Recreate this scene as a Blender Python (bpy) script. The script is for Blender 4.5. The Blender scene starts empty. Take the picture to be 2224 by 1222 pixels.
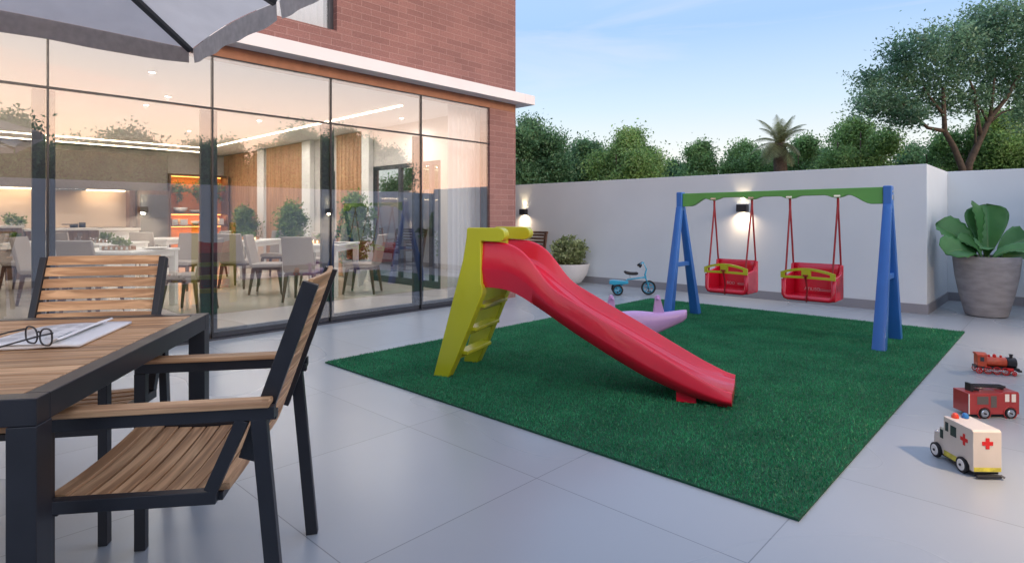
import bpy, math, random
import numpy as np
from mathutils import Vector, Matrix
SC = bpy.context.scene
COL = SC.collection
random.seed(7); rng = np.random.default_rng(7)
rad = math.radians
# ---------------------------------------------------------------- camera
cam = bpy.data.cameras.new('camera'); cam.lens = 20.64; cam.sensor_width = 36
cam.shift_y = -139/2224; cam.clip_end = 2000; cam.clip_start = 0.02
CAM = bpy.data.objects.new('camera', cam); COL.objects.link(CAM)
CAM.location = (0, 0, 1.15); CAM.rotation_euler = (rad(90), 0, rad(43.34)); SC.camera = CAM
SC.view_settings.view_transform = 'Standard'; SC.view_settings.look = 'None'
SC.view_settings.exposure = 0.8; SC.view_settings.gamma = 1
SC.cycles.max_bounces = 10; SC.cycles.transparent_max_bounces = 16
SC.cycles.diffuse_bounces = 4; SC.cycles.glossy_bounces = 4
SC.cycles.sample_clamp_indirect = 4.0; SC.cycles.caustics_reflective = False
# pixel <-> world helpers (used to lay out things on known planes)
F = 1275.; CX = 1112.; HY = 472.; H = 1.15; TH = rad(43.34)
RV = (math.cos(TH), math.sin(TH)); WV = (-math.sin(TH), math.cos(TH))
def PT(px, py, d):
    l = (px-CX)/F*d
    return (RV[0]*l+WV[0]*d, RV[1]*l+WV[1]*d, H-(py-HY)/F*d)
def ZT(px, py, z=0): return PT(px, py, (H-z)*F/(py-HY))
def XP(px, c):
    t = (px-CX)/F; return c/(RV[0]*t+WV[0])*(RV[1]*t+WV[1])
def YP(px, c):
    t = (px-CX)/F; return c/(RV[1]*t+WV[1])*(RV[0]*t+WV[0])
def HG(x, y, py): return H-(py-HY)/F*(x*WV[0]+y*WV[1])
# ---------------------------------------------------------------- world
SUN_EL, SUN_AZ = 9, 95      # azimuth clockwise from +Y
W = bpy.data.worlds.new('World'); SC.world = W; W.use_nodes = True
nt = W.node_tree; N = nt.nodes; L = nt.links; N.clear()
def nd(t, **k):
    n = N.new(t)
    for a, b in k.items(): setattr(n, a, b)
    return n
out = nd('ShaderNodeOutputWorld'); bg = nd('ShaderNodeBackground'); L.new(bg.outputs[0], out.inputs[0])
sky = nd('ShaderNodeTexSky'); sky.sky_type = 'NISHITA'; sky.sun_disc = False
sky.sun_elevation = rad(SUN_EL); sky.sun_rotation = rad(SUN_AZ)
tc = nd('ShaderNodeTexCoord'); sp = nd('ShaderNodeSeparateXYZ'); L.new(tc.outputs['Generated'], sp.inputs[0])
def ramp(stops, inp, NN=None, LL=None):
    NN = NN or N; LL = LL or L
    r = NN.new('ShaderNodeValToRGB'); cr = r.color_ramp
    while len(cr.elements) < len(stops): cr.elements.new(.5)
    for e, (p, c) in zip(cr.elements, stops): e.position = p; e.color = (*c, 1) if len(c) == 3 else c
    LL.new(inp, r.inputs[0]); return r
cool = ramp([(0, (.64,.59,.545)), (.10, (.60,.605,.59)), (.18, (.43,.53,.63)), (.30, (.26,.40,.65)), (.45, (.33,.45,.74)), (1, (.50,.61,.84))], sp.outputs[2])
warm = ramp([(0, (2.3,1.10,.66)), (.12, (1.95,1.20,.84)), (.22, (1.45,1.20,1.08)), (.40, (1.15,1.17,1.25)), (.7, (.60,.68,.88)), (1, (.50,.61,.84))], sp.outputs[2])
fx = nd('ShaderNodeMapRange'); fx.interpolation_type = 'SMOOTHSTEP'
fx.inputs[1].default_value = -.1; fx.inputs[2].default_value = .95; L.new(sp.outputs[0], fx.inputs[0])
mx = nd('ShaderNodeMix', data_type='RGBA'); L.new(fx.outputs[0], mx.inputs[0]); L.new(cool.outputs[0], mx.inputs[6]); L.new(warm.outputs[0], mx.inputs[7])
# thin high clouds
mp = nd('ShaderNodeMapping'); mp.inputs['Scale'].default_value = (1.1, 1.6, 9.0); mp.inputs['Rotation'].default_value = (.12, .22, .3)
L.new(tc.outputs['Generated'], mp.inputs[0])
nz = nd('ShaderNodeTexNoise'); nz.inputs['Scale'].default_value = 1.5; nz.inputs['Detail'].default_value = 9; nz.inputs['Roughness'].default_value = .55
nz.inputs['Distortion'].default_value = .6
L.new(mp.outputs[0], nz.inputs[0])
cr = ramp([(.54, (0,0,0)), (.80, (.55,.55,.55))], nz.outputs[0])
mc = nd('ShaderNodeMix', data_type='RGBA'); L.new(cr.outputs[0], mc.inputs[0]); L.new(mx.outputs[2], mc.inputs[6])
ccol = nd('ShaderNodeMix', data_type='RGBA'); L.new(fx.outputs[0], ccol.inputs[0])
ccol.inputs[6].default_value = (.52,.53,.54,1); ccol.inputs[7].default_value = (2.2,1.0,.75,1)
L.new(ccol.outputs[2], mc.inputs[7])
# physical sky mixed in
sk = nd('ShaderNodeVectorMath', operation='SCALE'); sk.inputs['Scale'].default_value = .12; L.new(sky.outputs[0], sk.inputs[0])
m2 = nd('ShaderNodeMix', data_type='RGBA'); m2.inputs[0].default_value = .12
L.new(mc.outputs[2], m2.inputs[6]); L.new(sk.outputs[0], m2.inputs[7]); L.new(m2.outputs[2], bg.inputs[0])
bg.inputs[1].default_value = 1.0
# ---------------------------------------------------------------- sun (low, behind thin cloud)
sl = bpy.data.lights.new('sun', 'SUN'); sl.energy = .7; sl.angle = rad(14); sl.color = (1, .80, .62)
so = bpy.data.objects.new('sun', sl); COL.objects.link(so)
az, el = rad(SUN_AZ), rad(16)
dv = Vector((math.sin(az)*math.cos(el), math.cos(az)*math.cos(el), math.sin(el)))
so.rotation_euler = dv.to_track_quat('Z', 'Y').to_euler()

# ================================================================ materials
def newmat(name):
    m = bpy.data.materials.new(name); m.use_nodes = True
    t = m.node_tree; b = t.nodes['Principled BSDF']; return m, t, b
def pm(name, col, rough=.5, var=.08, scale=6, metal=0, spec=.5, bump=0, bscale=80, coat=0, emit=None, es=1, trans=0, stretch=None, island=0):
    m, t, b = newmat(name); n = t.nodes; l = t.links
    b.inputs['Roughness'].default_value = rough; b.inputs['Metallic'].default_value = metal
    b.inputs['Specular IOR Level'].default_value = spec; b.inputs['Coat Weight'].default_value = coat
    c = n.new('ShaderNodeTexCoord'); mpn = n.new('ShaderNodeMapping'); l.new(c.outputs['Object'], mpn.inputs[0])
    if stretch: mpn.inputs['Scale'].default_value = stretch
    z = n.new('ShaderNodeTexNoise'); z.inputs['Scale'].default_value = scale; z.inputs['Detail'].default_value = 6; l.new(mpn.outputs[0], z.inputs[0])
    lo = tuple(max(0, x*(1-var)) for x in col); hi = tuple(min(1, x*(1+var)) for x in col)
    r = ramp([(.3, lo), (.7, hi)], z.outputs[0], n, l)
    last = r.outputs[0]
    if island:
        g = n.new('ShaderNodeNewGeometry'); hs = n.new('ShaderNodeHueSaturation')
        mr = n.new('ShaderNodeMapRange'); mr.inputs[3].default_value = 1-island; mr.inputs[4].default_value = 1+island
        l.new(g.outputs['Random Per Island'], mr.inputs[0]); l.new(mr.outputs[0], hs.inputs['Value']); l.new(last, hs.inputs['Color'])
        last = hs.outputs[0]
    l.new(last, b.inputs['Base Color'])
    rr = n.new('ShaderNodeMapRange'); rr.inputs[3].default_value = max(.02, rough-.06); rr.inputs[4].default_value = min(1, rough+.08)
    l.new(z.outputs[0], rr.inputs[0]); l.new(rr.outputs[0], b.inputs['Roughness'])
    if bump:
        z2 = n.new('ShaderNodeTexNoise'); z2.inputs['Scale'].default_value = bscale; z2.inputs['Detail'].default_value = 3; l.new(mpn.outputs[0], z2.inputs[0])
        bp = n.new('ShaderNodeBump'); bp.inputs['Strength'].default_value = bump; bp.inputs['Distance'].default_value = .01
        l.new(z2.outputs[0], bp.inputs['Height']); l.new(bp.outputs[0], b.inputs['Normal'])
    if emit:
        b.inputs['Emission Color'].default_value = (*emit, 1); b.inputs['Emission Strength'].default_value = es
    if trans: b.inputs['Transmission Weight'].default_value = trans
    return m
def emitter(name, col, s): return pm(name, col, .5, 0, emit=col, es=s)
def woodmat(name, a, b_, axis, rough=.5, isl=.16):
    m, t, b = newmat(name); n = t.nodes; l = t.links
    c = n.new('ShaderNodeTexCoord'); mpn = n.new('ShaderNodeMapping'); l.new(c.outputs['Object'], mpn.inputs[0])
    g = n.new('ShaderNodeNewGeometry')
    off = n.new('ShaderNodeVectorMath'); off.operation = 'SCALE'; off.inputs[0].default_value = (3.7, 5.1, 2.3)
    ml = n.new('ShaderNodeMath'); ml.operation = 'MULTIPLY'; ml.inputs[1].default_value = 9
    l.new(g.outputs['Random Per Island'], ml.inputs[0]); l.new(ml.outputs[0], off.inputs['Scale'])
    ad = n.new('ShaderNodeVectorMath'); l.new(c.outputs['Object'], ad.inputs[0]); l.new(off.outputs[0], ad.inputs[1]); l.new(ad.outputs[0], mpn.inputs[0])
    s = [30, 30, 30]; s[axis] = 1.6; mpn.inputs['Scale'].default_value = s
    z = n.new('ShaderNodeTexNoise'); z.inputs['Scale'].default_value = 1.3; z.inputs['Detail'].default_value = 8; z.inputs['Distortion'].default_value = .7
    l.new(mpn.outputs[0], z.inputs[0])
    r = ramp([(.25, tuple(x*.62 for x in a)), (.45, a), (.62, b_), (.8, tuple(min(1, x*1.12) for x in b_))], z.outputs[0], n, l)
    hs = n.new('ShaderNodeHueSaturation'); mr = n.new('ShaderNodeMapRange'); mr.inputs[3].default_value = 1-isl; mr.inputs[4].default_value = 1+isl
    l.new(g.outputs['Random Per Island'], mr.inputs[0]); l.new(mr.outputs[0], hs.inputs['Value']); l.new(r.outputs[0], hs.inputs['Color'])
    l.new(hs.outputs[0], b.inputs['Base Color']); b.inputs['Roughness'].default_value = rough
    bp = n.new('ShaderNodeBump'); bp.inputs['Strength'].default_value = .25; bp.inputs['Distance'].default_value = .003
    l.new(z.outputs[0], bp.inputs['Height']); l.new(bp.outputs[0], b.inputs['Normal'])
    return m
def gridmask(t, scale_in, x0, y0, sx, sy, w):   # 1 on joint lines of a world grid
    n = t.nodes; l = t.links
    s = n.new('ShaderNodeSeparateXYZ'); l.new(scale_in, s.inputs[0]); outs = []
    for i, (o, st) in enumerate(((x0, sx), (y0, sy))):
        a = n.new('ShaderNodeMath'); a.operation = 'SUBTRACT'; a.inputs[1].default_value = o; l.new(s.outputs[i], a.inputs[0])
        p = n.new('ShaderNodeMath'); p.operation = 'PINGPONG'; p.inputs[1].default_value = st/2
        sh = n.new('ShaderNodeMath'); sh.operation = 'ADD'; sh.inputs[1].default_value = 0; l.new(a.outputs[0], sh.inputs[0]); l.new(sh.outputs[0], p.inputs[0])
        q = n.new('ShaderNodeMath'); q.operation = 'LESS_THAN'; q.inputs[1].default_value = w/2; l.new(p.outputs[0], q.inputs[0]); outs.append(q.outputs[0])
    mxx = n.new('ShaderNodeMath'); mxx.operation = 'MAXIMUM'; l.new(outs[0], mxx.inputs[0]); l.new(outs[1], mxx.inputs[1])
    return mxx.outputs[0]
def tilemat(name, col, joint, rough, x0, y0, sx, sy, w=.004, var=.07):
    m = pm(name, col, rough, min(var, .03), .5); m.node_tree.nodes['Noise Texture'].inputs['Detail'].default_value = 1; t = m.node_tree; n = t.nodes; l = t.links; b = n['Principled BSDF']
    g = n.new('ShaderNodeNewGeometry'); k = gridmask(t, g.outputs['Position'], x0, y0, sx, sy, w)
    src = b.inputs['Base Color'].links[0].from_socket
    mm = n.new('ShaderNodeMix'); mm.data_type = 'RGBA'; l.new(k, mm.inputs[0]); l.new(src, mm.inputs[6]); mm.inputs[7].default_value = (*joint, 1)
    dv_ = n.new('ShaderNodeVectorMath'); dv_.operation = 'SUBTRACT'; dv_.inputs[1].default_value = (x0, y0, -5); l.new(g.outputs['Position'], dv_.inputs[0])
    d2 = n.new('ShaderNodeVectorMath'); d2.operation = 'DIVIDE'; d2.inputs[1].default_value = (sx, sy, 10); l.new(dv_.outputs[0], d2.inputs[0])
    fl = n.new('ShaderNodeVectorMath'); fl.operation = 'FLOOR'; l.new(d2.outputs[0], fl.inputs[0]); wn = n.new('ShaderNodeTexWhiteNoise'); l.new(fl.outputs[0], wn.inputs[0])
    mr = n.new('ShaderNodeMapRange'); mr.inputs[3].default_value = .955; mr.inputs[4].default_value = 1.04; l.new(wn.outputs[0], mr.inputs[0])
    st = n.new('ShaderNodeTexNoise'); st.inputs['Scale'].default_value = 1.1; st.inputs['Detail'].default_value = 2; st.inputs['Roughness'].default_value = .55; l.new(g.outputs['Position'], st.inputs[0])
    sr_ = n.new('ShaderNodeMapRange'); sr_.inputs[1].default_value = .22; sr_.inputs[2].default_value = .78; sr_.inputs[3].default_value = .93; sr_.inputs[4].default_value = 1.04; l.new(st.outputs[0], sr_.inputs[0])
    mu = n.new('ShaderNodeMath'); mu.operation = 'MULTIPLY'; l.new(mr.outputs[0], mu.inputs[0]); l.new(sr_.outputs[0], mu.inputs[1])
    hs = n.new('ShaderNodeHueSaturation'); l.new(mu.outputs[0], hs.inputs['Value']); l.new(mm.outputs[2], hs.inputs['Color'])
    l.new(hs.outputs[0], b.inputs['Base Color']); return m
def brickmat():
    m, t, b = newmat('red_brick'); n = t.nodes; l = t.links
    g = n.new('ShaderNodeNewGeometry'); s = n.new('ShaderNodeSeparateXYZ'); l.new(g.outputs['Position'], s.inputs[0])
    a = n.new('ShaderNodeMath'); l.new(s.outputs[0], a.inputs[0]); l.new(s.outputs[1], a.inputs[1])
    c = n.new('ShaderNodeCombineXYZ'); l.new(a.outputs[0], c.inputs[0]); l.new(s.outputs[2], c.inputs[1])
    k = n.new('ShaderNodeTexBrick'); k.offset = .5; l.new(c.outputs[0], k.inputs[0])
    k.inputs['Scale'].default_value = 1; k.inputs['Brick Width'].default_value = .25; k.inputs['Row Height'].default_value = .0735
    k.inputs['Mortar Size'].default_value = .0028; k.inputs['Mortar Smooth'].default_value = .15; k.inputs['Bias'].default_value = -.15
    k.inputs['Color1'].default_value = (.285,.145,.13,1); k.inputs['Color2'].default_value = (.225,.112,.102,1); k.inputs['Mortar'].default_value = (.38,.25,.225,1)
    z = n.new('ShaderNodeTexNoise'); z.inputs['Scale'].default_value = 60; z.inputs['Detail'].default_value = 5; l.new(c.outputs[0], z.inputs[0])
    z2 = n.new('ShaderNodeTexNoise'); z2.inputs['Scale'].default_value = 1.1; z2.inputs['Detail'].default_value = 4; l.new(c.outputs[0], z2.inputs[0])
    r = ramp([(.3, (.80,.80,.80)), (.7, (1.12,1.12,1.12))], z.outputs[0], n, l); r2 = ramp([(.3, (.86,.86,.86)), (.7, (1.1,1.08,1.06))], z2.outputs[0], n, l)
    q = n.new('ShaderNodeMix'); q.data_type = 'RGBA'; q.blend_type = 'MULTIPLY'; q.inputs[0].default_value = 1; l.new(k.outputs[0], q.inputs[6]); l.new(r.outputs[0], q.inputs[7])
    q2 = n.new('ShaderNodeMix'); q2.data_type = 'RGBA'; q2.blend_type = 'MULTIPLY'; q2.inputs[0].default_value = 1; l.new(q.outputs[2], q2.inputs[6]); l.new(r2.outputs[0], q2.inputs[7])
    l.new(q2.outputs[2], b.inputs['Base Color']); b.inputs['Roughness'].default_value = .8
    bp = n.new('ShaderNodeBump'); bp.inputs['Strength'].default_value = .5; bp.inputs['Distance'].default_value = .004; bp.invert = True
    l.new(k.outputs['Fac'], bp.inputs['Height']); l.new(bp.outputs[0], b.inputs['Normal']); return m
def glassmat(name, refl=.155, tint=(.93,.95,.96)):
    m = bpy.data.materials.new(name); m.use_nodes = True; t = m.node_tree; n = t.nodes; l = t.links; n.clear()
    o = n.new('ShaderNodeOutputMaterial'); mxs = n.new('ShaderNodeMixShader'); tr = n.new('ShaderNodeBsdfTransparent'); gl = n.new('ShaderNodeBsdfGlossy')
    gl.inputs['Roughness'].default_value = .003; tr.inputs[0].default_value = (*tint, 1); gl.inputs[0].default_value = (.95,.97,1,1)
    lw = n.new('ShaderNodeLayerWeight'); lw.inputs[0].default_value = .5
    pw = n.new('ShaderNodeMath'); pw.operation = 'POWER'; pw.inputs[1].default_value = 5; l.new(lw.outputs['Facing'], pw.inputs[0])
    ad = n.new('ShaderNodeMath'); ad.inputs[1].default_value = refl; l.new(pw.outputs[0], ad.inputs[0]); ad.use_clamp = True
    l.new(ad.outputs[0], mxs.inputs[0]); l.new(tr.outputs[0], mxs.inputs[1]); l.new(gl.outputs[0], mxs.inputs[2]); l.new(mxs.outputs[0], o.inputs[0]); return m
def leafmat(name, dark, light, isl=.5, scale=1.6, transl=.5):
    m = bpy.data.materials.new(name); m.use_nodes = True; t = m.node_tree; n = t.nodes; l = t.links; b = n['Principled BSDF']
    c = n.new('ShaderNodeTexCoord'); z = n.new('ShaderNodeTexNoise'); z.inputs['Scale'].default_value = scale; z.inputs['Detail'].default_value = 4; l.new(c.outputs['Object'], z.inputs[0])
    r = ramp([(.32, dark), (.68, light)], z.outputs[0], n, l)
    g = n.new('ShaderNodeNewGeometry'); hs = n.new('ShaderNodeHueSaturation'); mr = n.new('ShaderNodeMapRange'); mr.inputs[3].default_value = 1-isl; mr.inputs[4].default_value = 1+isl
    l.new(g.outputs['Random Per Island'], mr.inputs[0]); l.new(mr.outputs[0], hs.inputs['Value']); l.new(r.outputs[0], hs.inputs['Color'])
    l.new(hs.outputs[0], b.inputs['Base Color']); b.inputs['Roughness'].default_value = .45
    tl = n.new('ShaderNodeBsdfTranslucent'); l.new(hs.outputs[0], tl.inputs[0]); ms = n.new('ShaderNodeMixShader'); ms.inputs[0].default_value = transl
    o = [x for x in n if x.type == 'OUTPUT_MATERIAL'][0]
    l.new(b.outputs[0], ms.inputs[1]); l.new(tl.outputs[0], ms.inputs[2]); l.new(ms.outputs[0], o.inputs[0]); return m

M = {}
M['floor'] = tilemat('terrace_concrete', (.36,.395,.425), (.20,.22,.24), .27, -.77, 1.96, .93, .93, .0045)
M['infloor'] = tilemat('polished_interior_floor', (.60,.545,.475), (.48,.44,.39), .16, -7.0, 1.0, 1.2, 1.2, .003, .03)
M['wall'] = pm('white_render', (.64,.685,.71), .85, .035, 1.2, bump=.12, bscale=120)
M['skirt'] = pm('grey_skirting', (.25,.25,.27), .6, .06, 4, bump=.05)
M['brick'] = brickmat()
M['lintel'] = pm('brown_lintel', (.32,.155,.095), .7, .15, 9, bump=.05)
M['ledge'] = pm('white_ledge', (.78,.77,.78), .7, .03, 3, bump=.05)
M['blackm'] = pm('black_metal', (.018,.019,.024), .38, .15, 12, bump=.02, bscale=300)
M['frame'] = pm('graphite_aluminium', (.05,.055,.07), .35, .1, 10, metal=.3)
M['glass'] = glassmat('facade_glass')
M['glass2'] = glassmat('clear_glass', .035, (.97,.98,.98))
M['inwall'] = pm('interior_wall', (.54,.51,.49), .8, .02, 2)
M['ceil'] = pm('interior_ceiling', (.72,.72,.73), .8, .01, 2)
M['taupe'] = pm('taupe_cabinet', (.17,.14,.12), .45, .05, 3)
M['fridge'] = pm('grey_oven_panel', (.11,.10,.095), .3, .05, 3)
M['splash'] = pm('beige_splashback', (.55,.43,.33), .5, .04, 2)
M['wood_x'] = woodmat('teak_across', (.45,.245,.12), (.72,.445,.24), 0)
M['wood_y'] = woodmat('teak_along', (.45,.245,.12), (.72,.445,.24), 1)
M['panel'] = woodmat('orange_wood_slats', (.42,.22,.11), (.52,.29,.155), 2, .55, .1)
M['darkwood'] = woodmat('dark_wood', (.075,.035,.022), (.13,.065,.04), 2, .45, .1)
M['barwood'] = woodmat('bar_wood', (.13,.07,.045), (.21,.12,.08), 2, .5, .1)
M['niche'] = pm('orange_niche', (.50,.20,.07), .6, .08, 3)
M['white'] = pm('white_lacquer', (.80,.79,.77), .3, .02, 3)
M['fabric'] = pm('grey_beige_upholstery', (.37,.32,.29), .85, .05, 8, bump=.15, bscale=400)
M['ceramic'] = pm('white_ceramic', (.75,.72,.68), .25, .03, 5)
M['curtain'] = pm('white_sheer', (.90,.90,.92), .9, .02, 5)
M['red'] = pm('red_plastic', (.66,.010,.036), .22, .08, 3, coat=.35, bump=.02, bscale=40)
M['redd'] = pm('dark_red_plastic', (.20,.004,.010), .4, .1, 6)
M['yellow'] = pm('yellow_plastic', (.46,.47,.014), .33, .07, 3, coat=.2, bump=.02, bscale=40)
M['blue'] = pm('blue_plastic', (.028,.15,.48), .38, .1, 3, coat=.15, bump=.02, bscale=40)
M['green'] = pm('green_plastic', (.12,.35,.075), .38, .1, 3, bump=.02, bscale=40)
M['lilac'] = pm('lilac_plastic', (.58,.34,.62), .35, .06, 3, coat=.2)
M['cyan'] = pm('cyan_paint', (.04,.34,.52), .25, .15, 8, coat=.5)
M['rubber'] = pm('black_rubber', (.012,.012,.014), .7, .2, 20)
M['chrome'] = pm('chrome', (.65,.66,.68), .12, .02, 5, metal=1)
M['bowl'] = pm('white_planter', (.58,.57,.57), .7, .05, 4, bump=.05)
M['pot'] = pm('cement_pot', (.27,.265,.275), .8, .22, 5, bump=.3, bscale=45, stretch=(1,1,3))
M['soil'] = pm('soil', (.03,.02,.014), .9, .4, 30, bump=.5)
M['canopy'] = pm('grey_canopy_fabric', (.70,.69,.67), .9, .05, 8, bump=.1, bscale=300)
M['valance'] = pm('grey_valance_fabric', (.46,.44,.43), .9, .12, 30, bump=.3, bscale=250)
def translucent(m, f):
    t = m.node_tree; n = t.nodes; l = t.links; b = n['Principled BSDF']; tl = n.new('ShaderNodeBsdfTranslucent'); ms = n.new('ShaderNodeMixShader'); ms.inputs[0].default_value = f
    l.new(b.inputs['Base Color'].links[0].from_socket, tl.inputs[0]); o = [x for x in n if x.type == 'OUTPUT_MATERIAL'][0]
    l.new(b.outputs[0], ms.inputs[1]); l.new(tl.outputs[0], ms.inputs[2]); l.new(ms.outputs[0], o.inputs[0])
translucent(M['canopy'], .62); translucent(M['valance'], .5); translucent(M['curtain'], .4)
M['paper'] = pm('white_paper', (.90,.90,.90), .7, .02, 6)
M['ink'] = pm('grey_print', (.66,.67,.68), .7, .12, 90)
M['teal'] = pm('teal_print', (.12,.33,.40), .6, .1, 20)
M['truckred'] = pm('fire_engine_paint', (.33,.035,.035), .35, .1, 12, coat=.3)
M['cream'] = pm('cream_paint', (.62,.56,.50), .4, .05, 10)
M['crossred'] = pm('red_cross_paint', (.60,.012,.012), .4, .05, 10)
M['yel2'] = pm('yellow_stripe_paint', (.58,.52,.06), .5, .3, 40)
M['loco'] = pm('orange_red_paint', (.58,.075,.025), .35, .2, 30, coat=.3)
M['dglass'] = pm('dark_glass', (.05,.06,.065), .12, .2, 20)
M['lampred'] = pm('red_beacon', (.70,.05,.015), .2, .05, 10, coat=.5)
M['lampblue'] = pm('blue_beacon', (.01,.14,.42), .2, .05, 10, coat=.5)
M['bark'] = pm('bark', (.085,.06,.042), .9, .35, 14, bump=.6, bscale=30)
M['turf'] = pm('turf_backing', (.008,.07,.032), .95, .3, 60)
M['land'] = pm('rough_land', (.04,.06,.025), .95, .4, .6)
M['leafA'] = leafmat('foliage_mid', (.085,.20,.07), (.28,.47,.18))
M['leafB'] = leafmat('foliage_dark', (.055,.15,.075), (.21,.38,.18))
M['leafC'] = leafmat('foliage_light', (.13,.27,.08), (.38,.56,.21))
M['leafT'] = leafmat('foliage_tall_tree', (.070,.17,.105), (.27,.44,.26), scale=1.0)
M['leafP'] = leafmat('palm_green', (.16,.19,.08), (.36,.37,.19))
M['leafI'] = leafmat('indoor_shrub_green', (.07,.15,.03), (.24,.33,.08))
M['leafV'] = leafmat('pale_variegated', (.16,.22,.08), (.45,.50,.28), isl=.5, scale=14)
M['leafBig'] = leafmat('broad_leaf_green', (.045,.165,.04), (.085,.26,.07), isl=.12, scale=3, transl=.15)
M['rib'] = pm('leaf_rib', (.14,.24,.09), .5, .1, 5)
M['led'] = emitter('warm_led', (1,.80,.55), 9)
M['ledo'] = emitter('orange_led', (1,.42,.10), 4)
M['candle'] = emitter('candle_glow', (1,.62,.25), 3.5)
M['spot'] = emitter('downlight_glow', (1,.93,.82), 25)
M['bulb'] = emitter('lamp_glow', (1,.80,.50), 30)

# ================================================================ mesh helpers
class MB:
    def __init__(s): s.v = []; s.f = []; s.mi = []; s.cur = 0
    def add(s, vs, fs):
        o = len(s.v); s.v += [tuple(p) for p in vs]; s.f += [tuple(i+o for i in f) for f in fs]; s.mi += [s.cur]*len(fs); return s
    def box(s, x0, x1, y0, y1, z0, z1, mtx=None):
        vs = [(x, y, z) for z in (z0, z1) for y in (y0, y1) for x in (x0, x1)]
        if mtx: vs = [mtx @ Vector(p) for p in vs]
        return s.add(vs, [(0,2,3,1), (4,5,7,6), (0,1,5,4), (2,6,7,3), (0,4,6,2), (1,3,7,5)])
    def bar(s, p, q, w, h, up=(0,0,1)):      # w sideways, h along 'up'
        p, q, up = Vector(p), Vector(q), Vector(up); d = (q-p).normalized()
        sd = d.cross(up)
        if sd.length < 1e-4: sd = d.cross(Vector((0,1,0)))
        sd.normalize(); u = sd.cross(d).normalized(); vs = []
        for b in (p, q):
            for a, c in ((-1,-1), (1,-1), (1,1), (-1,1)): vs.append(b+sd*a*w/2+u*c*h/2)
        return s.add(vs, [(0,1,2,3), (7,6,5,4), (0,4,5,1), (1,5,6,2), (2,6,7,3), (3,7,4,0)])
    def prism(s, pts, fn, t0, t1):           # outline pts (a,b); fn(a,b,t)->xyz
        n = len(pts); vs = [fn(a, b, t0) for a, b in pts]+[fn(a, b, t1) for a, b in pts]
        return s.add(vs, [tuple(range(n))[::-1], tuple(range(n, 2*n))]+[(i, (i+1) % n, n+(i+1) % n, n+i) for i in range(n)])
    def tube(s, pts, r, n=8, cap=True):
        pts = [Vector(p) for p in pts]; rs = r if isinstance(r, (list, tuple)) else [r]*len(pts)
        ref = Vector((0,0,1)); vs = []; fs = []
        d0 = (pts[1]-pts[0]).normalized()
        if abs(d0.z) > .9: ref = Vector((1,0,0))
        a = d0.cross(ref).normalized()
        for i, p in enumerate(pts):
            d = (pts[min(i+1, len(pts)-1)]-pts[max(i-1, 0)]).normalized()
            a = (a-d*a.dot(d)).normalized(); b = d.cross(a)
            for k in range(n):
                t = 2*math.pi*k/n; vs.append(p+(a*math.cos(t)+b*math.sin(t))*rs[i])
        for i in range(len(pts)-1):
            for k in range(n): fs.append((i*n+k, i*n+(k+1) % n, (i+1)*n+(k+1) % n, (i+1)*n+k))
        if cap: fs += [tuple(range(n))[::-1], tuple(range((len(pts)-1)*n, len(pts)*n))]
        return s.add(vs, fs)
    def lathe(s, prof, c=(0,0,0), n=24, axis='z'):
        vs = []; fs = []; m = len(prof)
        for r, z in prof:
            for k in range(n):
                t = 2*math.pi*k/n; x, y = r*math.cos(t), r*math.sin(t)
                p = (x, y, z) if axis == 'z' else ((x, z, y) if axis == 'y' else (z, x, y))
                vs.append((p[0]+c[0], p[1]+c[1], p[2]+c[2]))
        for i in range(m-1):
            for k in range(n): fs.append((i*n+k, i*n+(k+1) % n, (i+1)*n+(k+1) % n, (i+1)*n+k))
        fs += [tuple(range(n))[::-1], tuple(range((m-1)*n, m*n))]
        return s.add(vs, fs)
    def torus(s, c, R, r, axis='y', n=24, m=8):
        vs = []; fs = []
        for i in range(n):
            t = 2*math.pi*i/n
            for j in range(m):
                u = 2*math.pi*j/m; q = R+r*math.cos(u); x, y, z = q*math.cos(t), q*math.sin(t), r*math.sin(u)
                p = (x, z, y) if axis == 'y' else ((x, y, z) if axis == 'z' else (z, x, y))
                vs.append((p[0]+c[0], p[1]+c[1], p[2]+c[2]))
        for i in range(n):
            for j in range(m): fs.append((i*m+j, ((i+1) % n)*m+j, ((i+1) % n)*m+(j+1) % m, i*m+(j+1) % m))
        return s.add(vs, fs)
    def grid(s, fn, nu, nv):
        vs = [fn(i/nu, j/nv) for j in range(nv+1) for i in range(nu+1)]
        return s.add(vs, [(j*(nu+1)+i, j*(nu+1)+i+1, (j+1)*(nu+1)+i+1, (j+1)*(nu+1)+i) for j in range(nv) for i in range(nu)])
def tag(o, label=None, cat=None, group=None, kind=None):
    if label: o['label'] = label
    if cat: o['category'] = cat
    if group: o['group'] = group
    if kind: o['kind'] = kind
    return o
def thing(name, label, cat, loc=(0,0,0), rz=0, group=None):
    o = bpy.data.objects.new(name, None); o.empty_display_size = .1; COL.objects.link(o)
    o.location = loc; o.rotation_euler = (0, 0, rz); return tag(o, label, cat, group)
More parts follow.
